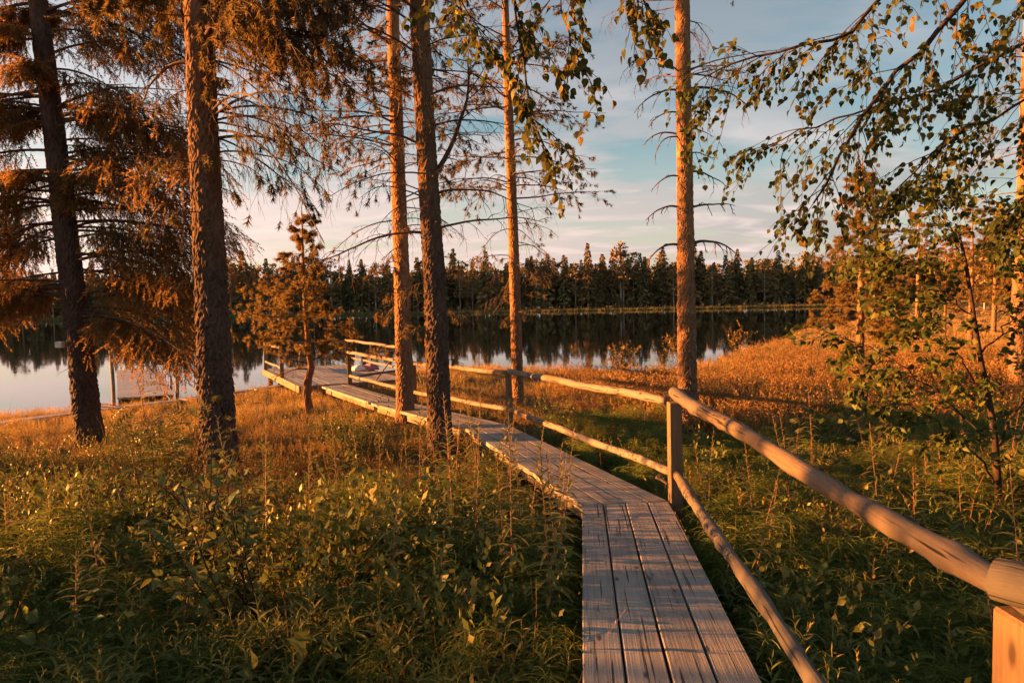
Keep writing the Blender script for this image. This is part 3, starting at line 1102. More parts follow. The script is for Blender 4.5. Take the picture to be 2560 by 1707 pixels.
# ------------------------------------------------------------------ trunks
def trunk_mesh(pts, rads, bark_w, relief, seed, sides=64, step=0.028, fine_top=7.2, flare=0.30, stretch=0.55):
    """trunk around the polyline pts (in local coordinates, base at 0): bark plates are real relief"""
    pts = np.asarray(pts, float); rads = np.asarray(rads, float)
    H = pts[-1, 2]
    z = np.arange(-0.25, min(fine_top, H), step)
    if H > fine_top:
        z = np.concatenate([z, np.arange(fine_top, H, 0.2), [H]])
    cx = np.interp(z, pts[:, 2], pts[:, 0]); cy = np.interp(z, pts[:, 2], pts[:, 1]); r = np.interp(z, pts[:, 2], rads)
    th = np.arange(sides) / sides * 2 * math.pi
    rng = np.random.default_rng(seed)
    ph = rng.random(5) * 6.28
    fl = flare * np.exp(-np.maximum(z, 0) / 0.22)
    R = r[:, None] * (1 + fl[:, None] * (0.75 + 0.5 * np.sin(3 * th + ph[0]) * np.sin(2 * th + ph[1]))[None]
                      + 0.03 * np.sin(2 * th[None] + z[:, None] * 0.7 + ph[2]) + 0.02 * np.sin(3 * th[None] - z[:, None] * 1.9 + ph[3]))
    X = np.cos(th)[None] * r[:, None]; Y = np.sin(th)[None] * r[:, None]
    zz = np.broadcast_to(z[:, None], X.shape)
    p = np.stack([X / bark_w, Y / bark_w, zz / bark_w * stretch], -1).reshape(-1, 3) + seed * 3.7
    p = p + 0.25 * np.stack([np.sin(p[:, 2] * 2.1), np.cos(p[:, 2] * 1.7), np.sin(p[:, 0] * 2 + p[:, 1])], 1)
    f1, f2, idv = worley(p)
    plate = np.clip((f2 - f1) / 0.30, 0, 1) ** 0.6
    g1_, g2_, _ = worley(p * 2.6 + 9)
    rel = relief * (plate * (0.55 + 0.75 * idv) + 0.30 * (1 - g1_)) - relief * 0.5
    fade = (np.where(z < fine_top - 0.5, 1.0, 0.3) * (1 - 0.5 * np.clip((z - 1.5) / 3.0, 0, 1)))[:, None]
    R = R + rel.reshape(R.shape) * fade
    V = np.stack([cx[:, None] + R * np.cos(th), cy[:, None] + R * np.sin(th), zz], -1)
    n = len(z)
    idx = np.arange(n * sides).reshape(n, sides)
    q = np.stack([idx[:-1], np.roll(idx[:-1], -1, 1), np.roll(idx[1:], -1, 1), idx[1:]], -1).reshape(-1, 4)
    VV = np.concatenate([V.reshape(-1, 3), [[cx[-1], cy[-1], z[-1] + r[-1]]]])
    t = [(idx[-1, i], idx[-1, (i + 1) % sides], n * sides) for i in range(sides)]
    return MB().add(VV, t, q)


def lerp_trunk(pts, rads, z):
    pts = np.asarray(pts, float)
    return np.array([np.interp(z, pts[:, 2], pts[:, 0]), np.interp(z, pts[:, 2], pts[:, 1]), z]).T, np.interp(z, pts[:, 2], rads)


def azdir(az, el=0.0):
    """az in degrees: 0 = +X, 90 = +Y; el upwards"""
    az = np.radians(az); el = np.radians(el)
    return np.stack([np.cos(az) * np.cos(el), np.sin(az) * np.cos(el), np.sin(el)], -1)


# ------------------------------------------------------------------ spruce
def spruce_crown(mbw, mbn, pts, rads, zs, azs, Ls, rng, per=26, dens=1.0, droop=0.55, lat=1.0):
    """boughs sweeping out and down with hanging side twigs clothed in needles"""
    P0, R0 = lerp_trunk(pts, rads, zs)
    el = rng.uniform(-8, 14, len(zs))
    D = azdir(azs, el)
    S = P0 + D * R0[:, None] * 0.8
    B = grow(S, D, Ls, 10, droop, 0.035, rng, up=0.22)
    w = np.linspace(1, 0.18, 11)
    tubes(mbw, B, (0.007 + 0.008 * np.asarray(Ls))[:, None] * w[None], 5)
    p, T, t, par = along(B, per, 0.10, 0.98, rng)
    L2 = np.asarray(Ls)[par] * (0.12 + 0.30 * np.sin(np.clip(t, 0.05, 1) * math.pi * 0.85)) * rng.uniform(0.6, 1.25, len(p)) * lat
    D2 = side_dirs(T, rng.uniform(0.6, 1.1, len(p)), rng, 0.75, 0.45)
    S2 = grow(p, D2, L2, 4, 0.9, 0.07, rng)
    tubes(mbw, S2, 0.0035 * np.linspace(1, 0.4, 5)[None] * np.ones((len(p), 1)), 3)
    p3, T3, t3, par3 = along(S2, 4, 0.10, 0.95, rng)
    D3 = side_dirs(T3, rng.uniform(0.25, 0.95, len(p3)), rng, 0.3, 0.35)
    scatter_templates(mbn, BRUSH, p3, D3, rng.uniform(0.75, 1.35, len(p3)) * dens, rng)
    pe, Te = S2[:, -1], norm(S2[:, -1] - S2[:, -2])
    scatter_templates(mbn, BRUSH, pe, Te, rng.uniform(0.6, 1.0, len(pe)) * dens, rng)
    return B


def spruce_tree(name, label, loc, pts, rads, zs, azs, Ls, seed, group=None, per=26, bark_w=0.045, fine=True, needle='spruce_needle', dead=0, lat=1.0):
    rng = np.random.default_rng(seed)
    t = empty(name, loc)
    tag(t, label, 'tree', group)
    tm = trunk_mesh(pts, rads, bark_w, 0.026 if fine else 0.01, seed, 56 if fine else 20, 0.03 if fine else 0.12, 7.2 if fine else 3.0)
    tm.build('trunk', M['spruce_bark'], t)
    w, n = MB(), MB()
    spruce_crown(w, n, pts, rads, np.asarray(zs, float), np.asarray(azs, float), np.asarray(Ls, float), rng, per, lat=lat)
    if dead:
        z = rng.uniform(0.5, 4.5, dead); P0, R0 = lerp_trunk(pts, rads, z)
        D = azdir(rng.uniform(0, 360, dead), rng.uniform(-20, 5, dead))
        B = grow(P0 + D * R0[:, None] * 0.8, D, rng.uniform(0.12, 0.7, dead), 5, 0.5, 0.1, rng)
        tubes(w, B, 0.006 * np.linspace(1, 0.3, 6)[None] * np.ones((dead, 1)), 4)
    w.build('boughs', M['twig'], t, smooth=True)
    tag(n.build('needles', M[needle], t), kind='stuff')
    return t


# ------------------------------------------------------------------ pine
def pine_limbs(mbw, mbn, S, D, L, rng, droop=0.3, up=0.15, per2=9, per3=5, tufts=1.0, wig=0.06, r0=0.012, temps=None, hang=0.1, tuft_from=0.3, tscale=1.0, dead=False):
    L = np.asarray(L, float)
    B = grow(S, D, L, 12, droop, wig, rng, up)
    tubes(mbw, B, (r0 * (0.5 + 0.45 * L))[:, None] * np.linspace(1, 0.22, 13)[None], 5)
    p, T, t, par = along(B, per2, 0.15, 0.98, rng)
    L2 = L[par] * rng.uniform(0.15, 0.42, len(p)) * (1.15 - 0.5 * t)
    D2 = side_dirs(T, rng.uniform(0.5, 1.1, len(p)), rng, 0.35, hang)
    C = grow(p, D2, L2, 5, droop * 1.1 + hang, 0.13, rng, up)
    tubes(mbw, C, (r0 * 0.36) * np.linspace(1, 0.35, 6)[None] * np.ones((len(p), 1)), 3)
    if per3:
        q, T3, t3, par3 = along(C, per3, 0.15, 1.0, rng)
        L3 = L2[par3] * rng.uniform(0.18, 0.5, len(q))
        D3 = side_dirs(T3, rng.uniform(0.4, 1.1, len(q)), rng, 0.2, hang)
        E = grow(q, D3, L3, 2, droop + hang, 0.18, rng, up)
        tubes(mbw, E, (r0 * 0.21) * np.linspace(1, 0.5, 3)[None] * np.ones((len(q), 1)), 3)
        if tufts > 0 and mbn is not None:
            k = (rng.random(len(q)) < tufts) & (t[par3] > tuft_from)
            scatter_templates(mbn, temps or TUFTS, E[k, -1], norm(E[k, -1] - E[k, -2]), rng.uniform(0.75, 1.25, k.sum()) * tscale, rng)
    if tufts > 0 and mbn is not None:
        k = (rng.random(len(p)) < tufts) & (t > tuft_from)
        scatter_templates(mbn, temps or TUFTS, C[k, -1], norm(C[k, -1] - C[k, -2]), rng.uniform(0.8, 1.3, k.sum()) * tscale, rng)
    return B


def pine_tree(name, label, loc, pts, rads, seed, live, dead, bark_w=0.05, relief=0.018, group=None, barkmat='pine_bark', explicit=(), fine=True, temps=None, needle='pine_needle', tscale=1.0, sides=64):
    """live / dead: dicts of (z array, az array, length array) plus limb settings; explicit: single limbs, each its own part"""
    rng = np.random.default_rng(seed)
    t = empty(name, loc)
    tag(t, label, 'tree', group)
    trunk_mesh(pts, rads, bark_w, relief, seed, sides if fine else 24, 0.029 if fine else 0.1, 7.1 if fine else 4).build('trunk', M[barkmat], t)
    for spec, kind in ((live, 'live'), (dead, 'dead')):
        if not spec: continue
        spec = dict(spec)
        z, az, L = (np.asarray(spec.pop(k), float) for k in ('z', 'az', 'L'))
        el = spec.pop('el', (-5, 20))
        P0, R0 = lerp_trunk(pts, rads, z)
        D = azdir(az, rng.uniform(*el, len(z)))
        w = MB(); n = MB()
        pine_limbs(w, n, P0 + D * R0[:, None] * 0.75, D, L, rng, temps=temps, tscale=tscale, **spec)
        w.build('limbs' if kind == 'live' else 'dead_twigs', M['twig' if kind == 'live' else 'dead_twig'], t, smooth=True)
        if n.n: tag(n.build('needles', M[needle], t), kind='stuff')
    for (z, az, el, L, droop, up, r, tw) in explicit:
        P0, R0 = lerp_trunk(pts, rads, np.array([z]))
        D = azdir(np.array([az]), np.array([el]))
        w = MB(); n = MB()
        pine_limbs(w, n, P0 + D * R0[:, None] * 0.75, D, [L], rng, droop=droop, up=up, per2=max(3, int(L * 7)), per3=3, tufts=tw, wig=0.07, r0=r, hang=0.25, tuft_from=0.45, temps=temps)
        b = w.build('branch', M['dead_twig' if tw == 0 else 'twig'], t, smooth=True)
        if n.n: tag(n.build('needles', M[needle], b), kind='stuff')
    return t


def rnd_ring(rng, n, z0, z1, L0, L1, bias=None, spread=180):
    z = rng.uniform(z0, z1, n)
    az = rng.uniform(0, 360, n) if bias is None else bias + rng.normal(0, spread, n)
    return z, az, rng.uniform(L0, L1, n)


def cat3(*a):
    return [np.concatenate(x) for x in zip(*a)]


def trees_near():
    rng = np.random.default_rng(77)
    # --- big spruce, far left, leaning
    b = (-6.74, 10.8, g1(-6.74, 10.8))
    pts = [(0, 0, -0.3), (-0.10, 0, 1.6), (-0.22, 0, 3.4), (-0.48, 0, 7.2), (-0.66, 0, 12.5)]
    rd = [0.205, 0.172, 0.155, 0.13, 0.05]
    a = cat3(rnd_ring(rng, 31, 4.0, 7.6, 1.4, 2.7, -5, 10), rnd_ring(rng, 25, 4.0, 7.6, 1.4, 2.5, 180, 10), rnd_ring(rng, 14, 3.4, 7.6, 0.4, 0.75), rnd_ring(rng, 14, 7.6, 12.0, 0.6, 1.3),
             rnd_ring(rng, 19, 2.1, 4.0, 1.6, 2.6, -4, 9), rnd_ring(rng, 15, 2.0, 4.0, 1.4, 2.3, 180, 9))
    spruce_tree('spruce_tree', 'large leaning spruce with drooping boughs at the left edge of the picture', b, pts, rd, *a, 31, per=33, dead=34, lat=0.85)
    # --- thick pine, second from the left
    b = (-4.0, 9.18, g1(-4.0, 9.18))
    pts = [(0, 0, -0.3), (-0.02, 0, 2.0), (-0.03, 0, 5.0), (-0.02, 0, 9.0), (0.0, 0, 13.0)]
    rd = [0.215, 0.198, 0.182, 0.145, 0.06]
    lv = cat3(rnd_ring(rng, 17, 5.2, 7.4, 1.7, 2.7, -16, 18), rnd_ring(rng, 5, 5.3, 7.0, 0.9, 1.5, 180, 40), rnd_ring(rng, 14, 7.2, 12.5, 0.8, 1.8))
    dd = cat3(rnd_ring(rng, 12, 3.3, 6.5, 0.3, 0.9), rnd_ring(rng, 30, 4.1, 6.8, 1.3, 2.5, -20, 18))
    pine_tree('pine_tree', 'thickest pine with dark plated bark and a lit left edge', b, pts, rd, 41,
              dict(z=lv[0], az=lv[1], L=lv[2], droop=0.95, up=0.05, per2=15, per3=7, tufts=0.85, r0=0.021, hang=0.5, el=(0, 25), tuft_from=0.2),
              dict(z=dd[0], az=dd[1], L=dd[2], droop=1.0, up=0.0, per2=11, per3=6, tufts=0.12, r0=0.012, hang=0.55, el=(-15, 15)), bark_w=0.058, relief=0.036, sides=84, tscale=1.12,
              explicit=[(5.35, 175, 8, 0.95, 1.5, 0.0, 0.032, 0.0), (4.35, 10, 10, 1.7, 0.5, 0.1, 0.018, 0.0), (4.0, 165, 0, 1.1, 0.7, 0.1, 0.014, 0.0)])
    # --- two pines in the middle left of the walk
    b = (-2.01, 12.64, g1(-2.01, 12.64))
    pts = [(0, 0, -0.3), (0.0, 0, 3.0), (-0.03, 0, 7.0), (0, 0, 13.0)]
    lv = cat3(rnd_ring(rng, 26, 4.8, 8.6, 1.2, 2.4), rnd_ring(rng, 12, 8.6, 12.5, 0.8, 1.6))
    dd = cat3(rnd_ring(rng, 38, 3.2, 7.4, 0.6, 1.8), rnd_ring(rng, 10, 1.2, 3.3, 0.3, 0.8))
    pine_tree('pine_tree', 'slim pine with orange trunk standing left of the walk behind the twin trunk', b, pts, [0.155, 0.135, 0.115, 0.05], 43,
              dict(z=lv[0], az=lv[1], L=lv[2], droop=0.35, up=0.2, per2=9, per3=5, tufts=0.6, r0=0.016, hang=0.15),
              dict(z=dd[0], az=dd[1], L=dd[2], droop=0.7, up=0.05, per2=9, per3=5, tufts=0.10, r0=0.011, hang=0.35, el=(-10, 25)), bark_w=0.036, relief=0.018, barkmat='pine_bark_warm', sides=48)
    b = (-1.01, 9.32, g1(-1.01, 9.32))
    pts = [(0, 0, -0.3), (-0.02, 0, 2.0), (-0.10, 0, 4.5), (-0.17, 0, 7.0), (-0.2, 0, 12.0)]
    lv = cat3(rnd_ring(rng, 10, 5.2, 8.0, 1.0, 1.9), rnd_ring(rng, 10, 8.0, 11.5, 0.7, 1.4))
    dd = cat3(rnd_ring(rng, 36, 3.4, 6.6, 0.4, 1.6), rnd_ring(rng, 16, 0.9, 3.4, 0.15, 0.7))
    pine_tree('pine_tree', 'dark pine close to the left edge of the boardwalk', b, pts, [0.158, 0.145, 0.128, 0.115, 0.05], 44,
              dict(z=lv[0], az=lv[1], L=lv[2], droop=0.35, up=0.2, per2=8, per3=4, tufts=0.5, r0=0.015, hang=0.15),
              dict(z=dd[0], az=dd[1], L=dd[2], droop=0.75, up=0.05, per2=9, per3=5, tufts=0.06, r0=0.010, hang=0.35, el=(-10, 25)), bark_w=0.045, relief=0.026, sides=60,
              explicit=[(3.72, 20, 55, 1.9, -0.15, 0.1, 0.030, 0.35), (3.55, 5, 18, 1.35, 0.8, 0.0, 0.017, 0.0), (3.1, 3, 12, 1.45, 0.62, 0.0, 0.016, 0.0), (4.85, 8, 25, 1.3, 0.7, 0.1, 0.017, 0.0), (4.45, 0, 15, 1.2, 0.6, 0.15, 0.016, 0.15),
                        (3.05, 178, 5, 1.9, 0.55, 0.3, 0.016, 0.0), (4.2, 185, 25, 1.5, 0.6, 0.1, 0.016, 0.0), (3.5, 190, 22, 0.9, 0.6, 0.0, 0.013, 0.0)])
    # --- slender pine right of the walk
    b = (0.11, 14.66, g1(0.11, 14.66))
    pts = [(0, 0, -0.3), (-0.03, 0, 3.0), (-0.09, 0, 6.5), (-0.16, 0, 12.0)]
    lv = cat3(rnd_ring(rng, 36, 4.4, 8.4, 1.1, 2.0), rnd_ring(rng, 14, 8.4, 11.6, 0.6, 1.3), (np.array([4.4, 4.9, 6.2, 5.6]), np.array([5, -12, 8, 20]), np.array([1.9, 1.8, 2.0, 1.7])))
    dd = cat3(rnd_ring(rng, 20, 2.6, 5.2, 0.5, 1.5), rnd_ring(rng, 9, 1.9, 2.9, 0.5, 1.0))
    pine_tree('pine_tree', 'slender pine standing just behind the middle railing post', b, pts, [0.122, 0.108, 0.09, 0.035], 45,
              dict(z=lv[0], az=lv[1], L=lv[2], droop=0.4, up=0.22, per2=9, per3=5, tufts=0.62, r0=0.014, hang=0.15, tuft_from=0.35),
              dict(z=dd[0], az=dd[1], L=dd[2], droop=0.85, up=0.0, per2=9, per3=5, tufts=0.10, r0=0.010, hang=0.4, el=(-10, 20)), bark_w=0.04, relief=0.017, barkmat='pine_bark_warm', sides=40)
    # --- bare pine right of centre
    b = (2.78, 10.79, g1(2.78, 10.79))
    pts = [(0, 0, -0.3), (-0.02, 0, 2.5), (-0.04, 0, 5.0), (-0.06, 0, 7.5), (-0.06, 0, 12.0)]
    hi = cat3(rnd_ring(rng, 16, 5.3, 7.6, 0.8, 1.7))
    lv = rnd_ring(rng, 16, 8.0, 11.8, 0.7, 1.6)
    ex = [(2.92, 175, 12, 0.62, 1.9, 0, 0.020, 0), (2.94, 3, 12, 0.86, 1.7, 0, 0.020, 0), (3.52, 178, 8, 0.60, 1.0, 0, 0.017, 0), (3.50, -4, 12, 0.68, 0.9, 0, 0.017, 0), (3.98, 185, 14, 0.52, 1.6, 0, 0.015, 0),
          (4.05, 0, 10, 0.66, 1.3, 0, 0.016, 0), (4.34, -10, 8, 0.40, 0.5, 0, 0.012, 0), (4.62, 170, 20, 0.62, 1.5, 0, 0.015, 0), (4.60, 190, 5, 0.55, 1.7, 0, 0.013, 0), (4.72, 8, 5, 0.42, 0.7, 0, 0.012, 0),
          (4.95, 182, 18, 0.58, 1.4, 0, 0.013, 0), (5.05, 0, 15, 0.45, 1.8, 0, 0.013, 0), (5.30, 176, 15, 0.80, 1.3, 0, 0.015, 0), (5.32, 5, 12, 1.12, 0.9, 0, 0.017, 0), (5.55, 5, 5, 0.7, 0.9, 0, 0.014, 0)]
    pine_tree('pine_tree', 'bare lit pine trunk with short dead branches right of the picture centre', b, pts, [0.142, 0.128, 0.118, 0.108, 0.05], 46,
              dict(z=lv[0], az=lv[1], L=lv[2], droop=0.3, up=0.2, per2=8, per3=4, tufts=0.6, r0=0.014),
              dict(z=hi[0], az=hi[1], L=hi[2], droop=0.7, up=0.0, per2=10, per3=5, tufts=0.03, r0=0.012, hang=0.4, el=(0, 30)), bark_w=0.036, relief=0.020, barkmat='pine_bark_warm', explicit=[(a, b, c, d, e, f, 1.5 * g, h) for a, b, c, d, e, f, g, h in ex], sides=56)
    # --- pine at the right edge
    b = (10.94, 14.74, g1(10.94, 14.74))
    pts = [(0, 0, -0.3), (0.05, 0, 3.0), (0.12, 0, 7.0), (0.16, 0, 12.0)]
    dd = rnd_ring(rng, 26, 3.0, 8.5, 0.6, 1.9)
    lv = rnd_ring(rng, 22, 5.5, 11.6, 0.8, 1.9)
    pine_tree('pine_tree', 'lit pine trunk cut off by the right edge of the picture', b, pts, [0.165, 0.145, 0.125, 0.05], 47,
              dict(z=lv[0], az=lv[1], L=lv[2], droop=0.4, up=0.2, per2=8, per3=4, tufts=0.5, r0=0.014),
              dict(z=dd[0], az=dd[1], L=dd[2], droop=0.6, up=0.05, per2=9, per3=4, tufts=0.04, r0=0.011, hang=0.3), bark_w=0.05, relief=0.012, barkmat='pine_bark_warm', sides=36)
    # --- young full pine on the bog, right
    b = (10.95, 21.45, g1(10.95, 21.45))
    z = np.linspace(1.2, 6.2, 46)
    pine_tree('pine_tree', 'young pine with a full pointed crown standing on the bog at the right', b, [(0, 0, -0.2), (0.03, 0, 3), (0.02, 0, 6.7)], [0.125, 0.085, 0.012], 48,
              dict(z=z, az=np.arange(46) * 137.5, L=0.30 + 1.05 * np.clip((6.5 - z) / 4.2, 0, 1), droop=0.1, up=0.5, per2=9, per3=5, tufts=0.95, r0=0.012, tuft_from=0.12, el=(-5, 22)), None,
              fine=False, barkmat='pine_bark_warm', temps=BIGTUFTS, needle='young_needle', tscale=1.25)
    # --- small crooked pine by the dock
    b = (-4.25, 14.16, g1(-4.25, 14.16))
    pts = [(0, 0, -0.2), (-0.05, 0, 0.30), (-0.03, 0.0, 0.62), (0.06, 0.02, 0.95), (0.02, 0.02, 1.2), (-0.02, 0.02, 2.0), (-0.03, 0, 3.0), (-0.02, 0, 4.25)]
    z = np.linspace(1.25, 4.05, 46)
    pine_tree('pine_tree', 'small crooked pine glowing orange in front of the lake platform', b, pts, [0.085, 0.078, 0.075, 0.07, 0.05, 0.042, 0.03, 0.008], 49,
              dict(z=z, az=np.arange(46) * 137.5, L=(0.32 + 1.05 * np.clip((3.5 - z) / 1.4, 0, 1)) * (0.75 + 0.35 * np.sin(np.arange(46) * 2.3)), droop=0.15, up=0.35, per2=9, per3=5, tufts=0.8, r0=0.011, tuft_from=0.25, el=(-10, 24)),
              dict(z=[0.9, 1.0, 1.1, 1.2, 0.95], az=[185, 170, 10, 200, 150], L=[0.8, 0.6, 0.5, 0.7, 0.4], droop=0.4, up=0.3, per2=8, per3=3, tufts=0.15, r0=0.02), fine=False, barkmat='pine_bark_warm', temps=BIGTUFTS, needle='young_needle', tscale=0.85)
    # --- thin pines further back on the bog
    for i, (x, y, h, r, lb) in enumerate(((22.75, 38.3, 7.5, 0.13, 'thin pine on the bog behind the birch sapling'), (27.6, 43.5, 6.4, 0.09, 'thinnest pine far out on the bog'), (29.4, 41.6, 8.2, 0.14, 'tall thin pine deep on the bog near the right edge'),
                                          (13.2, 23.6, 2.6, 0.05, 'knee-high stunted pine beside the full young pine'), (17.6, 22.4, 5.8, 0.12, 'bushy pine behind the leaves at the right'), (20.5, 30.5, 6.5, 0.11, 'leafy topped pine in the right middle distance'))):
        z = np.linspace(h * 0.30, h * 0.97, 30)
        pine_tree('pine_tree', lb, (x, y, g1(x, y)), [(0, 0, -0.2), (0.05, 0, h / 2), (0, 0, h)], [r, r * 0.7, 0.01], 60 + i,
                  dict(z=z, az=np.arange(30) * 137.5 + 40 * i, L=(0.30 + 1.05 * np.clip((h - z) / (h * 0.6), 0, 1)) * min(1, h / 5), droop=0.15, up=0.4, per2=7, per3=4, tufts=0.95, r0=0.011, tuft_from=0.15, el=(-8, 18)), None,
                  fine=False, barkmat='pine_bark_warm', temps=BIGTUFTS, needle='young_needle', tscale=1.6)


trees_near()

# small white box fixed to the leaning spruce
o = bpy.data.objects.new('nest_box', box_mesh('nest_box', -0.055, 0.055, -0.05, 0.05, -0.05, 0.05, M['white_plastic'], 0.012))
o.location = (-7.12, 10.74, 1.96)
link(o)
tag(o, 'small white box fixed to the left side of the leaning spruce trunk', 'box')


# ------------------------------------------------------------------ forest across the lake
def far_spruce(seed, H):
    rng = np.random.default_rng(seed)
    t, c = MB(), MB()
    tubes(t, np.array([[0, 0, -0.5], [0, 0, H * 0.5], [0, 0, H * 0.98]]), np.array([0.016 * H, 0.011 * H, 0.02]), 5)
    n = 560
    f = rng.random(n) ** 0.85
    z = H * (0.10 + 0.89 * f)
    Rm = H * 0.135 * (1 - f) ** 0.8 * (1 + 0.28 * np.sin(z * 5.1 + seed)) + 0.12
    a = rng.random(n) * 6.283
    r = Rm * np.sqrt(rng.random(n)) * rng.uniform(0.75, 1.15, n)
    S = np.stack([np.cos(a) * r * 0.4, np.sin(a) * r * 0.4, z + 0.15 * r], 1)
    D = np.stack([np.cos(a), np.sin(a), -0.35 - 0.3 * rng.random(n)], 1)
    L = 0.35 + r * 0.75
    T = norm(D); side = norm(np.cross(T, np.array([0, 0, 1.0]) + rng.normal(0, 0.5, (n, 3)))) * (0.10 + 0.16 * L)[:, None]
    V = np.stack([S - side * 0.4, S + T * (L * 0.6)[:, None] - side, S + T * L[:, None] + np.array([0, 0, -0.1]), S + T * (L * 0.6)[:, None] + side], 1).reshape(-1, 3)
    c.add(V, None, np.arange(n * 4).reshape(-1, 4))
    return t, c


def far_pine(seed, H, base=0.42, wide=0.10):
    rng = np.random.default_rng(seed)
    t, c = MB(), MB()
    tubes(t, np.array([[0, 0, -0.5], [0.1, 0, H * 0.5], [0, 0, H * 0.96]]), np.array([0.013 * H, 0.009 * H, 0.03]), 5)
    nb = 34
    f = rng.random(nb)
    z = H * (base + (0.99 - base) * f)
    R = H * wide * (0.35 + np.sin(np.clip(f * 1.05 + 0.05, 0, 1) * math.pi) ** 0.7 * 0.85) * rng.uniform(0.5, 1.2, nb)
    a = rng.random(nb) * 6.283
    C = np.stack([np.cos(a) * R, np.sin(a) * R, z + 0.1 * R], 1)
    S = np.stack([0 * a, 0 * a, z - 0.15 * R], 1)
    tubes(t, np.stack([S, C], 1), np.stack([np.full(nb, 0.05), np.full(nb, 0.02)], 1), 3)
    k = 15
    p = np.repeat(C, k, 0) + rng.normal(0, 1, (nb * k, 3)) * np.array([0.42, 0.42, 0.22]) * (H / 14)
    m = len(p)
    d = norm(rng.normal(0, 1, (m, 3)) + np.array([0, 0, 0.5])); s = norm(np.cross(d, rng.normal(0, 1, (m, 3))))
    l = rng.uniform(0.22, 0.48, m)[:, None]; w = rng.uniform(0.10, 0.20, m)[:, None]
    V = np.stack([p - d * l, p + s * w, p + d * l, p - s * w], 1).reshape(-1, 3)
    c.add(V, None, np.arange(m * 4).reshape(-1, 4))
    return t, c


FAR = []
for i in range(7):
    t, c = far_spruce(100 + i, 14 + i % 3 * 1.2)
    FAR.append(('spruce_tree', t.mesh('trunk', M['far_bark']), c.mesh('crown', M['far_spruce'])))
for i in range(6):
    t, c = far_pine(200 + i, 14, 0.30 + 0.06 * (i % 3), 0.085 + 0.012 * (i % 3))
    FAR.append(('pine_tree', t.mesh('trunk', M['far_bark']), c.mesh('crown', M['far_pine'])))
LABELS_FAR = {'spruce_tree': 'dark pointed spruce in the forest wall across the lake', 'pine_tree': 'slim pale pine in the forest wall across the lake'}


def far_tree(k, x, y, s, rz, label=None, group=None, sxy=1.0):
    nm, tm, cm = FAR[k]
    e = empty(nm, (x, y, g1(x, y) - 0.1), rz)
    e.scale = (s * sxy, s * sxy, s)
    tag(e, label or LABELS_FAR[nm], 'tree', group or ('spruces across the lake' if nm == 'spruce_tree' else 'pines across the lake'))
    for n2, me in (('trunk', tm), ('crown', cm)):
        link(bpy.data.objects.new(n2, me), e)
    return e


def shore_y(x):
    xs = LAKE[-10:, 0][::-1]; ys = LAKE[-10:, 1][::-1]
    return float(np.interp(x, xs, ys))


FAR_CUTS = [-0.62, -0.43, -0.30, -0.16, 0.008, 0.257, 0.51]
FAR_SEEN = ['left of the leaning spruce', 'between leaning spruce and thickest pine', 'between thickest pine and crooked pine', 'behind the lake platform', 'between twin trunks and slender pine',
            'between slender pine and bare lit trunk', 'between bare lit trunk and young bog pine', 'behind the birch leaves at the right']


def far_forest():
    rng = np.random.default_rng(300)
    n = 296
    xs = np.linspace(-186, 176, n) + rng.normal(0, 0.8, n)
    for i, x in enumerate(xs):
        y = shore_y(x) + 7 + 13 * rng.random() ** 1.2
        hf = 0.70 + 0.34 * vnoise2(np.array([x]), np.array([0.0]), 0.07, 8)[0] + rng.normal(0, 0.13)
        spr = rng.random() < 0.6
        k = rng.integers(0, 7) if spr else 7 + rng.integers(0, 6)
        j = int(np.searchsorted(FAR_CUTS, x / y))
        tall = 'tall' if hf > 0.87 else 'lower'
        lb = (f'dark {tall} pointed spruce' if spr else f'{tall} slim pale pine') + ' across the lake, ' + FAR_SEEN[j]
        far_tree(k, x, y, float(np.clip(hf, 0.40, 1.3)) * 1.22, rng.random() * 6.28, lb, sxy=rng.uniform(0.95, 1.3))
    for (px, s, lb) in ((-11.5, 1.36, 'tallest pine rising above the far forest behind the slender pine'), (97.5, 1.28, 'flat topped pine standing out at the right end of the far forest'), (-82, 1.30, 'lone tall pine above the far forest behind the small crooked pine')):
        far_tree(7 + (int(px) % 3), px, shore_y(px) + 13, s, 1.0, lb, 'landmark pines across the lake')
    # the rest of the wood, one mass behind the front trees
    m = 1500
    X = rng.uniform(-330, 260, m); Y = np.array([shore_y(v) for v in X]) + 15 + 60 * rng.random(m)
    S = np.clip(0.92 + rng.normal(0, 0.13, m) + 0.15 * vnoise2(X, 0 * X, 0.05, 9), 0.5, 1.2)
    scatter('far_wood', [f[2] for f in FAR[:13]], np.stack([X, Y, ground(X, Y)], 1), rng.random(m) * 6.28, np.zeros((m, 2)), S, rng, 'mass of conifers filling the wood behind the far shore trees', 'forest')
    m = 900
    X = rng.uniform(-230, 190, m); Y = np.array([shore_y(v) for v in X]) + 5 + 22 * rng.random(m)
    scatter('far_understory', [f[2] for f in FAR[:7]], np.stack([X, Y, ground(X, Y) - 0.4], 1), rng.random(m) * 6.28, np.zeros((m, 2)), rng.uniform(0.14, 0.34, m), rng, 'young conifers and bushes at the foot of the far forest', 'undergrowth')
    # reeds along the far water edge
    m = 5200
    X = rng.uniform(-200, 150, m); Y = np.array([shore_y(v) for v in X]) + rng.random(m) ** 1.5 * 5.5 - 0.6
    scatter('shore_reeds', GRASS_FAR, np.stack([X, Y, np.maximum(ground(X, Y), -0.05)], 1), rng.random(m) * 6.28, rng.normal(0, 0.08, (m, 2)), rng.uniform(0.7, 1.5, m), rng, 'pale strip of reeds and sedge along the far shore', 'reeds')


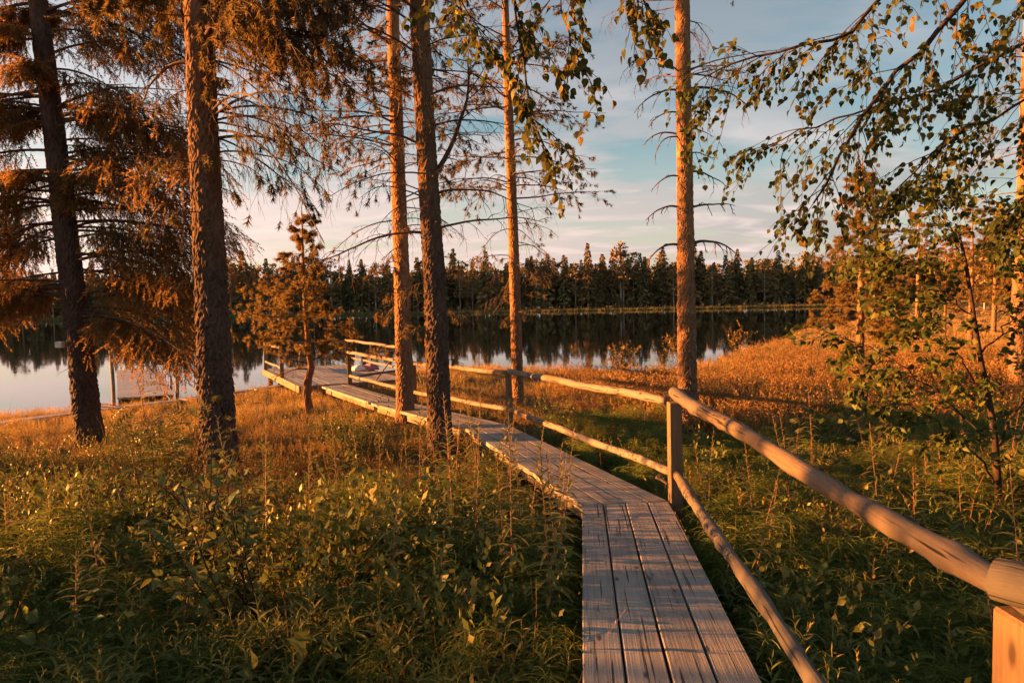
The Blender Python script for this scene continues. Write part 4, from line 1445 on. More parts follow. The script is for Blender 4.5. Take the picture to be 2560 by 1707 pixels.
# ------------------------------------------------------------------ scattering of ground cover
def scatter(name, meshes, pos, rz, tilt, scale, rng, label, cat):
    """one 'stuff' object whose geometry nodes set a random clump mesh on every point"""
    n = len(pos)
    me = bpy.data.meshes.new(name)
    me.vertices.add(n)
    me.vertices.foreach_set('co', np.asarray(pos, np.float32).ravel())
    rot = np.stack([tilt[:, 0], tilt[:, 1], rz], 1).astype(np.float32)
    a = me.attributes.new('rot', 'FLOAT_VECTOR', 'POINT'); a.data.foreach_set('vector', rot.ravel())
    a = me.attributes.new('scl', 'FLOAT', 'POINT'); a.data.foreach_set('value', np.asarray(scale, np.float32))
    a = me.attributes.new('pick', 'INT', 'POINT'); a.data.foreach_set('value', rng.integers(0, len(meshes), n).astype(np.int32))
    me.update()
    o = link(bpy.data.objects.new(name, me))
    tag(o, label, cat, kind='stuff')
    ng = bpy.data.node_groups.new(name, 'GeometryNodeTree')
    ng.interface.new_socket('Geometry', in_out='INPUT', socket_type='NodeSocketGeometry')
    ng.interface.new_socket('Geometry', in_out='OUTPUT', socket_type='NodeSocketGeometry')
    N = ng.nodes; Lk = ng.links
    gi = N.new('NodeGroupInput'); go = N.new('NodeGroupOutput')
    jn = N.new('GeometryNodeJoinGeometry')
    for i, m in enumerate(meshes):
        src = bpy.data.objects.new(name + '_clump', m)       # never linked to the scene
        oi = N.new('GeometryNodeObjectInfo'); oi.inputs['Object'].default_value = src
        oi.inputs['As Instance'].default_value = False
        g2 = N.new('GeometryNodeGeometryToInstance')
        Lk.new(oi.outputs['Geometry'], g2.inputs[0])
        Lk.new(g2.outputs[0], jn.inputs[0])
    ip = N.new('GeometryNodeInstanceOnPoints')
    ip.inputs['Pick Instance'].default_value = True

    def att(nm, ty):
        k = N.new('GeometryNodeInputNamedAttribute'); k.data_type = ty; k.inputs['Name'].default_value = nm
        return k.outputs[0]
    e2r = N.new('FunctionNodeEulerToRotation')
    Lk.new(att('rot', 'FLOAT_VECTOR'), e2r.inputs[0])
    Lk.new(gi.outputs[0], ip.inputs['Points'])
    Lk.new(jn.outputs[0], ip.inputs['Instance'])
    Lk.new(att('pick', 'INT'), ip.inputs['Instance Index'])
    Lk.new(e2r.outputs[0], ip.inputs['Rotation'])
    Lk.new(att('scl', 'FLOAT'), ip.inputs['Scale'])
    Lk.new(ip.outputs[0], go.inputs[0])
    md = o.modifiers.new('scatter', 'NODES')
    md.node_group = ng
    return o


def strips(mb, P, W, rng=None):
    """flat ribbons along polylines P (m,n,3), half width W (m,n)"""
    m, n, _ = P.shape
    T = np.empty_like(P); T[:, 1:-1] = P[:, 2:] - P[:, :-2]; T[:, 0] = P[:, 1] - P[:, 0]; T[:, -1] = P[:, -1] - P[:, -2]
    s = norm(np.cross(norm(T), np.array([0.3, 0.2, 1.0]) if rng is None else rng.normal(0, 1, (m, 1, 3))))
    V = np.stack([P - s * W[..., None], P + s * W[..., None]], 2)
    idx = np.arange(m * n * 2).reshape(m, n, 2)
    q = np.stack([idx[:, :-1, 0], idx[:, :-1, 1], idx[:, 1:, 1], idx[:, 1:, 0]], -1).reshape(-1, 4)
    mb.add(V.reshape(-1, 3), None, q)


def grass_clump(seed, n=26, h=0.42, w=0.0035, spread=0.10, mat='grass', heads=4):
    rng = np.random.default_rng(seed)
    mb = MB()
    S = np.stack([rng.normal(0, spread, n), rng.normal(0, spread, n), np.full(n, -0.03)], 1)
    D = np.stack([rng.normal(0, 0.25, n), rng.normal(0, 0.25, n), np.ones(n)], 1)
    P = grow(S, D, h * rng.uniform(0.5, 1.15, n), 4, rng.uniform(0.2, 1.0, n), 0.05, rng)
    strips(mb, P, w * np.array([1, 0.95, 0.8, 0.5, 0.08])[None] * rng.uniform(0.7, 1.3, (n, 1)), rng)
    return mb.mesh('grass_clump', M[mat])


def horsetail_clump(seed, stems=2, h=0.40):
    rng = np.random.default_rng(seed)
    mb = MB()
    for k in range(stems):
        H = h * rng.uniform(0.7, 1.15)
        s = grow([[rng.normal(0, 0.06), rng.normal(0, 0.06), -0.02]], [[rng.normal(0, 0.15), rng.normal(0, 0.15), 1]], H, 10, 0.05, 0.03, rng)
        strips(mb, s, np.full((1, 11), 0.0016), rng)
        wh = 9
        for i in range(wh):
            t = 0.22 + 0.76 * i / (wh - 1)
            f = t * 10; j = min(int(f), 9); c = s[0, j] * (1 - (f - j)) + s[0, j + 1] * (f - j)
            m = 9
            a = np.arange(m) / m * 6.283 + rng.random() * 6
            L = 0.155 * math.sin(math.pi * min(1, 0.22 + 0.75 * (1 - t))) * rng.uniform(0.75, 1.2, m) + 0.02
            D = np.stack([np.cos(a), np.sin(a), np.full(m, 0.35)], 1)
            P = grow(np.tile(c, (m, 1)), D, L, 4, 1.5, 0.05, rng)
            strips(mb, P, 0.0017 * np.array([1, 1, 0.9, 0.7, 0.2])[None] * np.ones((m, 1)), rng)
            q, T3, t3, par = along(P, 2, 0.25, 0.9, rng)
            E = grow(q, side_dirs(T3, 0.8, rng, 0.4, 0.25), L[par] * 0.36, 2, 0.8, 0.05, rng)
            strips(mb, E, 0.0010 * np.array([1, 0.9, 0.2])[None] * np.ones((len(q), 1)), rng)
    return mb.mesh('horsetail_clump', M['horsetail'])


def bush_clump(seed, mat, stems=9, h=0.26, leaf=0.020, lw=0.55, per=15, spread=0.07, twig='twig'):
    """dwarf shrub: wiry twigs with many small leaves"""
    rng = np.random.default_rng(seed)
    mb = MB()
    S = np.stack([rng.normal(0, spread, stems), rng.normal(0, spread, stems), np.full(stems, -0.02)], 1)
    D = np.stack([rng.normal(0, 0.4, stems), rng.normal(0, 0.4, stems), np.ones(stems)], 1)
    P = grow(S, D, h * rng.uniform(0.6, 1.2, stems), 5, 0.1, 0.12, rng)
    strips(mb, P, 0.0012 * np.array([1.3, 1.2, 1, 0.9, 0.7, 0.4])[None] * np.ones((stems, 1)), rng)
    q, T, t, par = along(P, per, 0.2, 1.0, rng)
    d = side_dirs(T, rng.uniform(0.5, 1.2, len(q)), rng, 0.0, -0.2)
    L = leaf * rng.uniform(0.6, 1.3, len(q))
    s = norm(np.cross(d, rng.normal(0, 1, d.shape)))
    w = (L * lw / 2)[:, None]
    V = np.stack([q, q + d * (L * 0.45)[:, None] + s * w, q + d * L[:, None], q + d * (L * 0.45)[:, None] - s * w], 1).reshape(-1, 3)
    mb.add(V, None, np.arange(len(q) * 4).reshape(-1, 4))
    return mb.mesh('bush_clump', M[mat])


def fern_clump(seed, n=5, L=0.34):
    rng = np.random.default_rng(seed)
    mb = MB()
    for i in range(n):
        pl = pinnate_leaf(L * rng.uniform(0.7, 1.1), 11, seed * 10 + i, 0.26, 0.34)
        V = np.concatenate(pl.v)
        a = rng.random() * 6.283
        T = np.concatenate(pl.t) if pl.t else None
        Q = np.concatenate(pl.q) if pl.q else None
        Rm = np.array(Matrix.Rotation(a, 3, 'Z') @ Matrix.Rotation(-rng.uniform(0.7, 1.15), 3, 'Y'))
        mb.add(V @ Rm.T + np.array([rng.normal(0, 0.04), rng.normal(0, 0.04), -0.02]), T, Q)
    return mb.mesh('fern_clump', M['fern'])


def fireweed_parts(seed, H=0.8):
    """stem polyline, leaf positions / directions / sizes"""
    rng = np.random.default_rng(seed)
    s = grow([[0, 0, -0.03]], [[rng.normal(0, 0.09), rng.normal(0, 0.09), 1]], H, 12, 0.02, 0.018, rng)
    n = int(34 * H / 0.8)
    t = 0.28 + 0.72 * (np.arange(n) + 0.5) / n
    a = np.arange(n) * 2.399 + rng.random() * 6
    f = np.clip(t * 12, 0, 11.999); j = f.astype(int); w = (f - j)[:, None]
    p = s[0, j] * (1 - w) + s[0, j + 1] * w
    el = 0.10 + 1.1 * np.clip((t - 0.55) / 0.45, 0, 1) ** 1.4 + rng.normal(0, 0.12, n)
    d = np.stack([np.cos(a) * np.cos(el), np.sin(a) * np.cos(el), np.sin(el)], 1)
    L = (0.135 * np.clip((1.03 - t) / 0.35, 0.28, 1)) * rng.uniform(0.8, 1.2, n)
    return s, p, d, L


LANCE = [lance_leaf(1.0, 0.17, 0.25), lance_leaf(1.0, 0.15, 0.5)]


def fireweed_clump(seed, H=0.55):
    rng = np.random.default_rng(seed)
    mb = MB()
    for k in range(2):
        s, p, d, L = fireweed_parts(seed * 7 + k, H * rng.uniform(0.7, 1.1))
        off = np.array([rng.normal(0, 0.06), rng.normal(0, 0.06), 0])
        strips(mb, s + off, np.full((1, 13), 0.0018), rng)
        place(mb, *LANCE[k % 2], p + off, d, L, rng, roll=0.0)
    return mb.mesh('willowherb_clump', M['fireweed_leaf'])


GRASS = [grass_clump(i) for i in range(6)]
GRASS_FAR = [grass_clump(20 + i, 30, 0.75, 0.022, 0.35, 'reed') for i in range(4)]
GRASS_MEADOW = [grass_clump(40 + i, 30, 0.42, 0.008, 0.22) for i in range(5)]
HORSE = [horsetail_clump(i) for i in range(6)]
HEATH = [bush_clump(50 + i, 'heath', 10, 0.30, 0.020, 0.5, 18) for i in range(6)]
HEATH_FAR = [bush_clump(60 + i, 'heath', 12, 0.40, 0.038, 0.5, 14, 0.16) for i in range(5)]
BILB = [bush_clump(70 + i, 'bilberry', 10, 0.24, 0.024, 0.6, 14) for i in range(6)]
FERN = [fern_clump(i) for i in range(4)]
BUSH = [bush_clump(90 + i, 'bilberry', 9, 0.55, 0.045, 0.55, 16, 0.09) for i in range(4)]
GOLD_BUSH = [bush_clump(95 + i, 'yellow_leaf', 9, 0.50, 0.036, 0.5, 18, 0.09) for i in range(4)]
DEAD_STEM = [bush_clump(99 + i, 'heath', 4, 0.65, 0.018, 0.3, 10, 0.12) for i in range(3)]
WILLOWHERB = [fireweed_clump(i) for i in range(5)]

far_forest()


def deck_clear(x, y, m=0.06):
    """True where no boardwalk, dock or jetty stands"""
    ok = np.ones(len(x), bool)
    p = np.stack([x, y], 1)
    for k in range(len(EDGE) - 1):
        a = WP[k]; d = WD[k]; l = WLEFT[k]
        s = (p - a) @ d; o = (p - a) @ l
        ok &= ~((s > -0.3) & (s < np.linalg.norm(WP[k + 1] - a) + 0.3) & (o > -m) & (o < WALK_W + m))
    q = p - np.array(DFL.xy)
    s = q @ np.array(DU.xy); o = q @ np.array(DN.xy)
    ok &= ~((s > -0.2) & (s < DLEN + 0.2) & (o > -0.2) & (o < DWID + 0.2))
    q = p - np.array([-10.05, 17.25]); s = q @ np.array([-0.5, 0.866]); o = q @ np.array([0.866, 0.5])
    ok &= ~((s > -0.1) & (s < 9.8) & (o > -0.1) & (o < 1.4))
    return ok


def sample(rng, n, y0, y1, k=0.86):
    Y = y0 * (y1 / y0) ** rng.random(n)
    X = rng.uniform(-1, 1, n) * (k * Y + 0.5)
    return X, Y


def zones(x, y):
    """0..1 fields: green = ferny shade plants near the walk, dry = heath, wet = grass near the water"""
    d = lake_sd(x, y)
    nz1 = vnoise2(x, y, 0.55, 21) - 0.5
    nz2 = vnoise2(x, y, 1.4, 22) - 0.5
    lim = np.where(x > 0.5, 11.5, 6.3) + 3.2 * nz1 + 1.5 * nz2
    green = np.clip((lim - y) / 2.0 + 0.5, 0, 1)
    wet = np.clip((6.0 + 5 * nz1 - d) / 3.0, 0, 1)
    wet = np.maximum(wet, np.clip((y - 21) / 8 + nz1, 0, 1))
    wet = np.where((x < -1.5) & (y > 9.5), np.clip(wet + (y - 10.5) / 4, 0, 1), wet)
    return green, np.clip(1 - green - wet, 0, 1), wet * (1 - green)


TREE_FEET = [(-6.74, 10.8), (-4.0, 9.18), (-2.01, 12.64), (-1.01, 9.32), (0.11, 14.66), (2.78, 10.79), (-4.25, 14.16)]


def ground_cover():
    rng = np.random.default_rng(500)

    def lay(name, meshes, n, y0, y1, prob, smin, smax, label, cat, tilt=0.12, k=0.86, minr=1.25, edge=0.06):
        X, Y = sample(rng, n, y0, y1, k)
        g, dry, wet = zones(X, Y)
        keep = (rng.random(n) < prob(X, Y, g, dry, wet)) & (lake_sd(X, Y) > 0.05) & deck_clear(X, Y, edge) & (np.hypot(X, Y) > minr)
        X, Y = X[keep], Y[keep]
        Z = ground(X, Y)
        ok = Z > 0.0
        X, Y, Z = X[ok], Y[ok], Z[ok]
        foot = np.ones(len(X), bool)                     # plants thin out round the tree feet
        for tx, ty in TREE_FEET:
            foot &= ~((np.hypot(X - tx, (Y - ty) * 0.6 + 0.35) < 0.55) & (rng.random(len(X)) < 0.75))
        X, Y, Z = X[foot], Y[foot], Z[foot]
        m = len(X)
        sc = rng.uniform(smin, smax, m)
        sc *= np.clip(1.0 - 0.30 * np.clip((Y - 5.0) / 3.0, 0, 1), 0.5, 1)
        sc *= 0.70 + 0.65 * vnoise2(X, Y, 1.1, 57)
        # plants right under the lens stay low
        sc *= np.clip(0.55 + 0.2 * (Y - 1.2), 0.55, 1.0)
        scatter(name, meshes, np.stack([X, Y, Z], 1), rng.random(m) * 6.28, rng.normal(0, tilt, (m, 2)), sc, rng, label, cat)
        return m
    lay('horsetail_carpet', HORSE, 9000, 2.0, 16, lambda x, y, g, d, w: g * np.clip(0.05 + 0.75 * (vnoise2(x, y, 0.8, 31)) + 0.35 * (x > -0.3), 0, 1), 0.75, 1.25, 'feathery green horsetail carpet on both sides of the boardwalk', 'horsetail')
    lay('willowherb_carpet', WILLOWHERB, 5000, 2.0, 10, lambda x, y, g, d, w: g * np.clip(1.5 * vnoise2(x, y, 0.7, 33) - 0.45 + 0.55 * (x < 0), 0, 1), 0.65, 1.15, 'low leafy willowherb shoots among the horsetail', 'plants')
    lay('bilberry_carpet', BILB, 13000, 2.0, 22, lambda x, y, g, d, w: np.clip(0.55 * g + 0.35 * d, 0, 1) * np.clip(1.6 * vnoise2(x, y, 1.0, 35) - 0.2, 0, 1), 0.7, 1.15, 'dark green bilberry undergrowth on the forest floor', 'bilberry')
    lay('heath_carpet', HEATH, 15000, 4.0, 26, lambda x, y, g, d, w: np.clip(d + 0.25 * w + 0.12 * g, 0, 1) * np.clip(0.4 + vnoise2(x, y, 0.7, 37), 0, 1), 0.6, 1.05, 'rusty brown heath and bog shrubs on the slope', 'heath')
    lay('bog_shrub_carpet', HEATH_FAR, 6500, 15, 45, lambda x, y, g, d, w: np.where(x > 1, np.clip(1.35 - (y - 15) / 20, 0, 1) * vnoise2(x, y, 0.3, 39) * 1.4, 0.0), 1.0, 1.7, 'tall rusty bog shrubs on the meadow right of the walk', 'shrubs')
    lay('bog_shrub_fringe', HEATH_FAR, 5200, 9.5, 21, lambda x, y, g, d, w: np.where(x > 2.2, np.clip(2.2 * vnoise2(x, y, 0.6, 47) - 0.6, 0, 1), 0.0), 1.1, 1.9, 'rusty knee high shrubs between the green plants and the meadow', 'shrubs')
    lay('shore_grass', GRASS, 15000, 6.0, 30, lambda x, y, g, d, w: np.clip(w + 0.15 * d, 0, 1), 0.45, 0.85, 'golden grass along the near shore of the lake', 'grass')
    lay('bog_meadow_grass', GRASS_MEADOW, 22000, 17, 150, lambda x, y, g, d, w: np.where(x > -6, w, 0), 0.5, 0.95, 'golden sedge meadow of the bog reaching to the far water', 'grass', k=0.9)
    lay('leafy_undergrowth', BUSH, 4600, 2.0, 12, lambda x, y, g, d, w: np.clip(g + d, 0, 1) * np.clip(2.6 * vnoise2(x, y, 0.9, 43) - 0.95, 0, 1) * np.where(x > 1.2, 0.5, 1.0) * np.where((x > -2.2) & (y > 5.5), 0.3, 1.0), 0.7, 1.35, 'broad leaved green undergrowth standing in loose patches', 'undergrowth', edge=0.3)
    lay('golden_undergrowth', GOLD_BUSH, 5200, 3.4, 20, lambda x, y, g, d, w: np.clip(d + 0.5 * g + 0.25 * w, 0, 1) * np.clip(2.6 * vnoise2(x, y, 0.8, 44) - 1.0, 0, 1), 0.5, 1.0, 'golden leaved low bushes between heath and grass', 'undergrowth', edge=0.3)
    lay('withered_stems', DEAD_STEM, 2200, 2.5, 16, lambda x, y, g, d, w: np.clip(0.3 + d, 0, 1) * 0.6, 0.7, 1.3, 'thin withered flower stems above the undergrowth', 'stems')
    lay('fern_patch', FERN, 4600, 2.4, 13, lambda x, y, g, d, w: g * np.where(x > 1.4, np.clip(2.4 * vnoise2(x, y, 0.5, 41) - 0.75, 0, 1), np.where(x < -2.5, np.clip(2.0 * vnoise2(x, y, 0.5, 42) - 1.0, 0, 1), 0.12)), 0.9, 1.5, 'yellow green fern fronds growing in patches', 'ferns')


ground_cover()


# ------------------------------------------------------------------ birches and other leafy plants
CAMR = np.array(cam.matrix_world.to_3x3())


def project(p):
    q = (np.asarray(p) - np.array([0, 0, 2.45])) @ CAMR
    d = np.maximum(-q[:, 2], 1e-3)
    f = 1024 * 24 / 36
    return 512 + f * q[:, 0] / d, 341 - f * q[:, 1] / d, np.where(-q[:, 2] > 0.05, d, 1e9)


def frame_from(D, roll):
    D = norm(D); m = len(D)
    up = np.tile(np.array([0.02, 0.01, 1.0]), (m, 1)); up[np.abs(D[:, 2]) > 0.97] = (1.0, 0.2, 0)
    Y = norm(np.cross(up, D)); Z = np.cross(D, Y)
    c, s = np.cos(roll)[:, None], np.sin(roll)[:, None]
    return D, Y * c + Z * s, -Y * s + Z * c


def leaves_as_parts(root, meshes, temps, mat, pos, D, scale, rng, limit=300, roll_sd=0.9):
    """the leaves that show largest become single parts, the rest one foliage part (all in the root's local frame)"""
    n = len(pos)
    roll = rng.normal(0, roll_sd, n)
    base = np.array(root.location)
    x, y, d = project(pos + base)
    seen = (x > -10) & (x < 1034) & (y > -10) & (y < 692) & (d < 1e8)
    size = np.where(seen, scale / d, 0)
    order = np.argsort(-size)
    pick = order[:limit]
    pick = pick[size[pick] > 0]
    rest = np.setdiff1d(np.arange(n), pick)
    X, Y, Z = frame_from(D, roll)
    k = rng.integers(0, len(meshes), n)
    for i in pick:
        o = bpy.data.objects.new('leaf', meshes[k[i]])
        s = float(scale[i])
        o.matrix_local = Matrix(((X[i, 0] * s, Y[i, 0] * s, Z[i, 0] * s, pos[i, 0]), (X[i, 1] * s, Y[i, 1] * s, Z[i, 1] * s, pos[i, 1]), (X[i, 2] * s, Y[i, 2] * s, Z[i, 2] * s, pos[i, 2]), (0, 0, 0, 1)))
        link(o, root)
    if len(rest):
        mb = MB()
        for j, (v, f) in enumerate(temps):
            q = rest[k[rest] == j]
            place(mb, v, f, pos[q], D[q], scale[q], rng, roll=roll[q])
        tag(mb.build('foliage', M[mat], root), kind='stuff')
    return len(pick), len(rest)


BIRCH_T = [leaf_outline(0.052, 0.043, 0.16, 0.016, 0.15), leaf_outline(0.056, 0.045, 0.3, 0.018, 0.3), leaf_outline(0.048, 0.042, 0.05, 0.016, -0.1), leaf_outline(0.05, 0.038, 0.45, 0.016, 0.45)]
BIRCH_M = [MB().add(v, f).mesh('leaf', M['birch_leaf']) for v, f in BIRCH_T]
SAP_M = [MB().add(v, f).mesh('leaf', M['sapling_leaf']) for v, f in BIRCH_T]
SHRUB_T = [leaf_outline(0.075, 0.052, 0.2, 0.012, 0.25, False), leaf_outline(0.07, 0.045, 0.35, 0.012, 0.4, False), leaf_outline(0.08, 0.06, 0.1, 0.012, 0.1, False)]
SHRUB_M = [MB().add(v, f).mesh('leaf', M['shrub_leaf']) for v, f in SHRUB_T]


def resample(pts, n):
    pts = np.asarray(pts, float)
    # Catmull-Rom through the points
    P = np.concatenate([[2 * pts[0] - pts[1]], pts, [2 * pts[-1] - pts[-2]]])
    out = []
    for t in np.linspace(0, len(pts) - 1.0001, n + 1):
        i = int(t); f = t - i
        a, b, c, d = P[i], P[i + 1], P[i + 2], P[i + 3]
        out.append(0.5 * ((2 * b) + (c - a) * f + (2 * a - 5 * b + 4 * c - d) * f * f + (3 * b - a - 3 * c + d) * f ** 3))
    return np.array(out)


def birch(name, label, base, trunk_pts, trunk_r, limbs, seed, meshes, temps, mat, twigs=12, twig_len=(0.22, 0.6), leaves=8, size=(0.8, 1.2), trunk_mat='birch_bark', limb_r=0.011, droop=0.8, t0=0.35, hang=0.55, sub=3):
    rng = np.random.default_rng(seed)
    root = empty(name, base)
    tag(root, label, 'tree')
    b = np.array(base)
    tp = resample(np.asarray(trunk_pts, float) - b, 24)
    mb = MB()
    tubes(mb, tp, np.interp(np.linspace(0, 1, 25), np.linspace(0, 1, len(trunk_r)), trunk_r), 12, True)
    mb.build('trunk', M[trunk_mat], root, smooth=True)
    allp, alld, alls = [], [], []
    tw = MB()
    for li, (pts, nt, r) in enumerate(limbs):
        L = resample(np.asarray(pts, float) - b, 16)
        L[1:-1] += rng.normal(0, 0.012, L[1:-1].shape)
        m = MB()
        tubes(m, L, r * np.linspace(1, 0.25, 17), 7)
        m.build('branch', M['birch_twig'], root, smooth=True)
        p, T, t, _ = along(L[None], nt, t0, 1.0, rng)
        tl = rng.uniform(*twig_len, len(p))
        A = grow(p, side_dirs(T, rng.uniform(0.4, 1.0, len(p)), rng, 0.2, 0.25), tl, 8, droop, 0.07, rng)
        A = np.concatenate([A, grow([L[-1]], [L[-1] - L[-2]], [twig_len[0]], 8, droop, 0.07, rng)])
        tl = np.append(tl, twig_len[0])
        tubes(tw, A, 0.0028 * np.linspace(1, 0.4, 9)[None] * np.ones((len(A), 1)), 4)
        q, T2, t2, par = along(A, sub, 0.2, 0.9, rng)
        C = grow(q, side_dirs(T2, rng.uniform(0.5, 1.0, len(q)), rng, 0.2, 0.25), tl[par] * rng.uniform(0.25, 0.55, len(q)), 5, droop, 0.08, rng)
        tubes(tw, C, 0.0018 * np.linspace(1, 0.5, 6)[None] * np.ones((len(C), 1)), 3)
        for Q, nl, tt in ((A, leaves, 0.25), (C, max(2, leaves // 2), 0.2)):
            lp, lt, _, _ = along(Q, nl, tt, 1.0, rng)
            d = side_dirs(lt, rng.uniform(0.5, 1.2, len(lp)), rng, 0.3, hang)
            allp.append(lp); alld.append(d); alls.append(rng.uniform(*size, len(lp)))
    tag(tw.build('twigs', M['birch_twig'], root, smooth=True), kind='stuff')
    P, D, S = np.concatenate(allp), np.concatenate(alld), np.concatenate(alls)
    # keep the air right in front of the lens free
    x, y, dd = project(P + b)
    k = dd > 1.6
    return leaves_as_parts(root, meshes, temps, mat, P[k], D[k], S[k], rng)


def birches():
    gz = g1(4.6, 2.4)
    limbs = [([(4.5, 2.6, 4.6), (3.2, 3.2, 4.55), (2.51, 3.4, 4.21), (2.23, 3.4, 3.87), (2.04, 3.45, 3.66), (1.85, 3.5, 3.45), (1.73, 3.55, 3.21), (1.59, 3.6, 2.95)], 18, 0.020),
             ([(4.5, 2.6, 5.0), (3.2, 3.4, 4.9), (2.32, 3.6, 4.41), (1.92, 3.6, 3.98), (1.73, 3.6, 3.80), (1.39, 3.7, 3.76), (1.10, 3.8, 3.68)], 20, 0.017),
             ([(4.5, 2.6, 4.1), (3.4, 3.6, 4.1), (2.53, 3.9, 3.66), (2.11, 3.9, 3.54), (1.81, 4.0, 3.46), (1.50, 4.05, 3.34)], 11, 0.012),
             ([(4.5, 2.6, 3.6), (3.7, 3.5, 3.85), (3.18, 3.8, 3.69), (2.83, 3.8, 3.5), (2.47, 3.85, 3.33), (2.21, 3.9, 3.08)], 19, 0.014),
             ([(4.5, 2.6, 3.2), (3.9, 3.6, 3.45), (3.35, 3.95, 3.32), (3.12, 4.0, 3.1), (2.98, 4.1, 2.85)], 17, 0.013),
             ([(4.5, 2.6, 4.8), (3.4, 3.0, 4.7), (2.9, 3.3, 4.25), (2.6, 3.5, 3.9), (2.45, 3.6, 3.6)], 14, 0.013)]
    birch('birch_tree', 'birch overhanging the top right corner with dark leafy branches', (4.6, 2.4, gz), [(4.6, 2.4, gz - 0.2), (4.55, 2.45, 2.2), (4.5, 2.6, 4.2), (4.4, 2.8, 6.5)], [0.09, 0.075, 0.06, 0.03],
          [(a, int(b * 1.4), c) for a, b, c in limbs], 701, BIRCH_M, BIRCH_T, 'birch_leaf', twig_len=(0.2, 0.62), leaves=9, sub=4, size=(0.45, 0.88))
    gz = g1(2.2, -1.2)
    limbs = [([(2.1, -1.0, 5.0), (1.2, 0.8, 4.95), (0.5, 2.2, 4.45), (0.10, 2.8, 3.90), (0.06, 2.85, 3.5), (0.13, 2.9, 3.15)], 12, 0.012),
             ([(2.1, -1.0, 5.0), (1.2, 1.0, 4.9), (0.6, 2.2, 4.4), (0.25, 2.8, 3.85), (0.25, 2.85, 3.45)], 9, 0.010),
             ([(2.1, -1.0, 5.2), (0.9, 1.2, 5.1), (0.1, 2.4, 4.5), (-0.22, 3.0, 3.95), (-0.10, 3.0, 3.62)], 9, 0.010),
             ([(2.1, -1.0, 5.0), (1.4, 1.2, 4.85), (0.8, 2.4, 4.3), (0.50, 2.8, 3.85), (0.55, 2.8, 3.66)], 9, 0.010)]
    birch('birch_tree', 'birch behind the viewer whose leafy sprays hang into the top centre', (2.2, -1.2, gz), [(2.2, -1.2, gz - 0.2), (2.15, -1.1, 2.5), (2.1, -1.0, 5.0), (2.0, -0.9, 6.5)], [0.08, 0.07, 0.055, 0.03],
          limbs, 702, BIRCH_M, BIRCH_T, 'birch_leaf', twig_len=(0.14, 0.34), leaves=8, sub=3, t0=0.6, hang=0.6, size=(0.5, 0.9))
    gz = g1(3.66, 5.13)
    tr = [(3.72, 5.13, gz - 0.1), (3.66, 5.15, 1.38), (3.55, 5.18, 2.05), (3.45, 5.2, 2.71), (3.37, 5.2, 3.0)]
    limbs = [([(3.68, 5.14, 1.0), (3.35, 5.0, 1.35), (2.95, 4.9, 1.62), (2.55, 4.85, 1.78)], 9, 0.008), ([(3.66, 5.15, 1.3), (3.3, 5.3, 1.72), (2.95, 5.35, 1.98), (2.7, 5.4, 2.1)], 9, 0.008),
             ([(3.62, 5.16, 1.6), (3.3, 5.0, 2.0), (3.0, 4.9, 2.35)], 9, 0.007), ([(3.66, 5.15, 1.2), (3.9, 5.2, 1.7), (4.1, 5.2, 2.2), (4.25, 5.3, 2.6)], 11, 0.008),
             ([(3.56, 5.18, 2.0), (3.8, 5.0, 2.4), (4.0, 4.9, 2.7)], 10, 0.007), ([(3.52, 5.19, 2.3), (3.2, 5.3, 2.6), (2.95, 5.4, 2.75)], 10, 0.006),
             ([(3.45, 5.2, 2.65), (3.6, 5.1, 2.95), (3.8, 5.1, 3.15)], 9, 0.006), ([(3.7, 5.14, 0.9), (3.95, 4.95, 1.15), (4.2, 4.8, 1.35)], 8, 0.007), ([(3.4, 5.2, 2.8), (3.3, 5.2, 3.05), (3.2, 5.25, 3.25)], 8, 0.005)]
    birch('birch_sapling', 'slender dark stemmed birch sapling in the plants right of the railing', (3.72, 5.13, gz), tr, [0.028, 0.024, 0.018, 0.012, 0.006], [(a, int(b * 2.1), c) for a, b, c in limbs], 703, SAP_M, BIRCH_T, 'sapling_leaf',
          twig_len=(0.16, 0.5), leaves=9, sub=3, trunk_mat='birch_twig', droop=0.2, t0=0.12, hang=0.3, size=(0.8, 1.25))


birches()


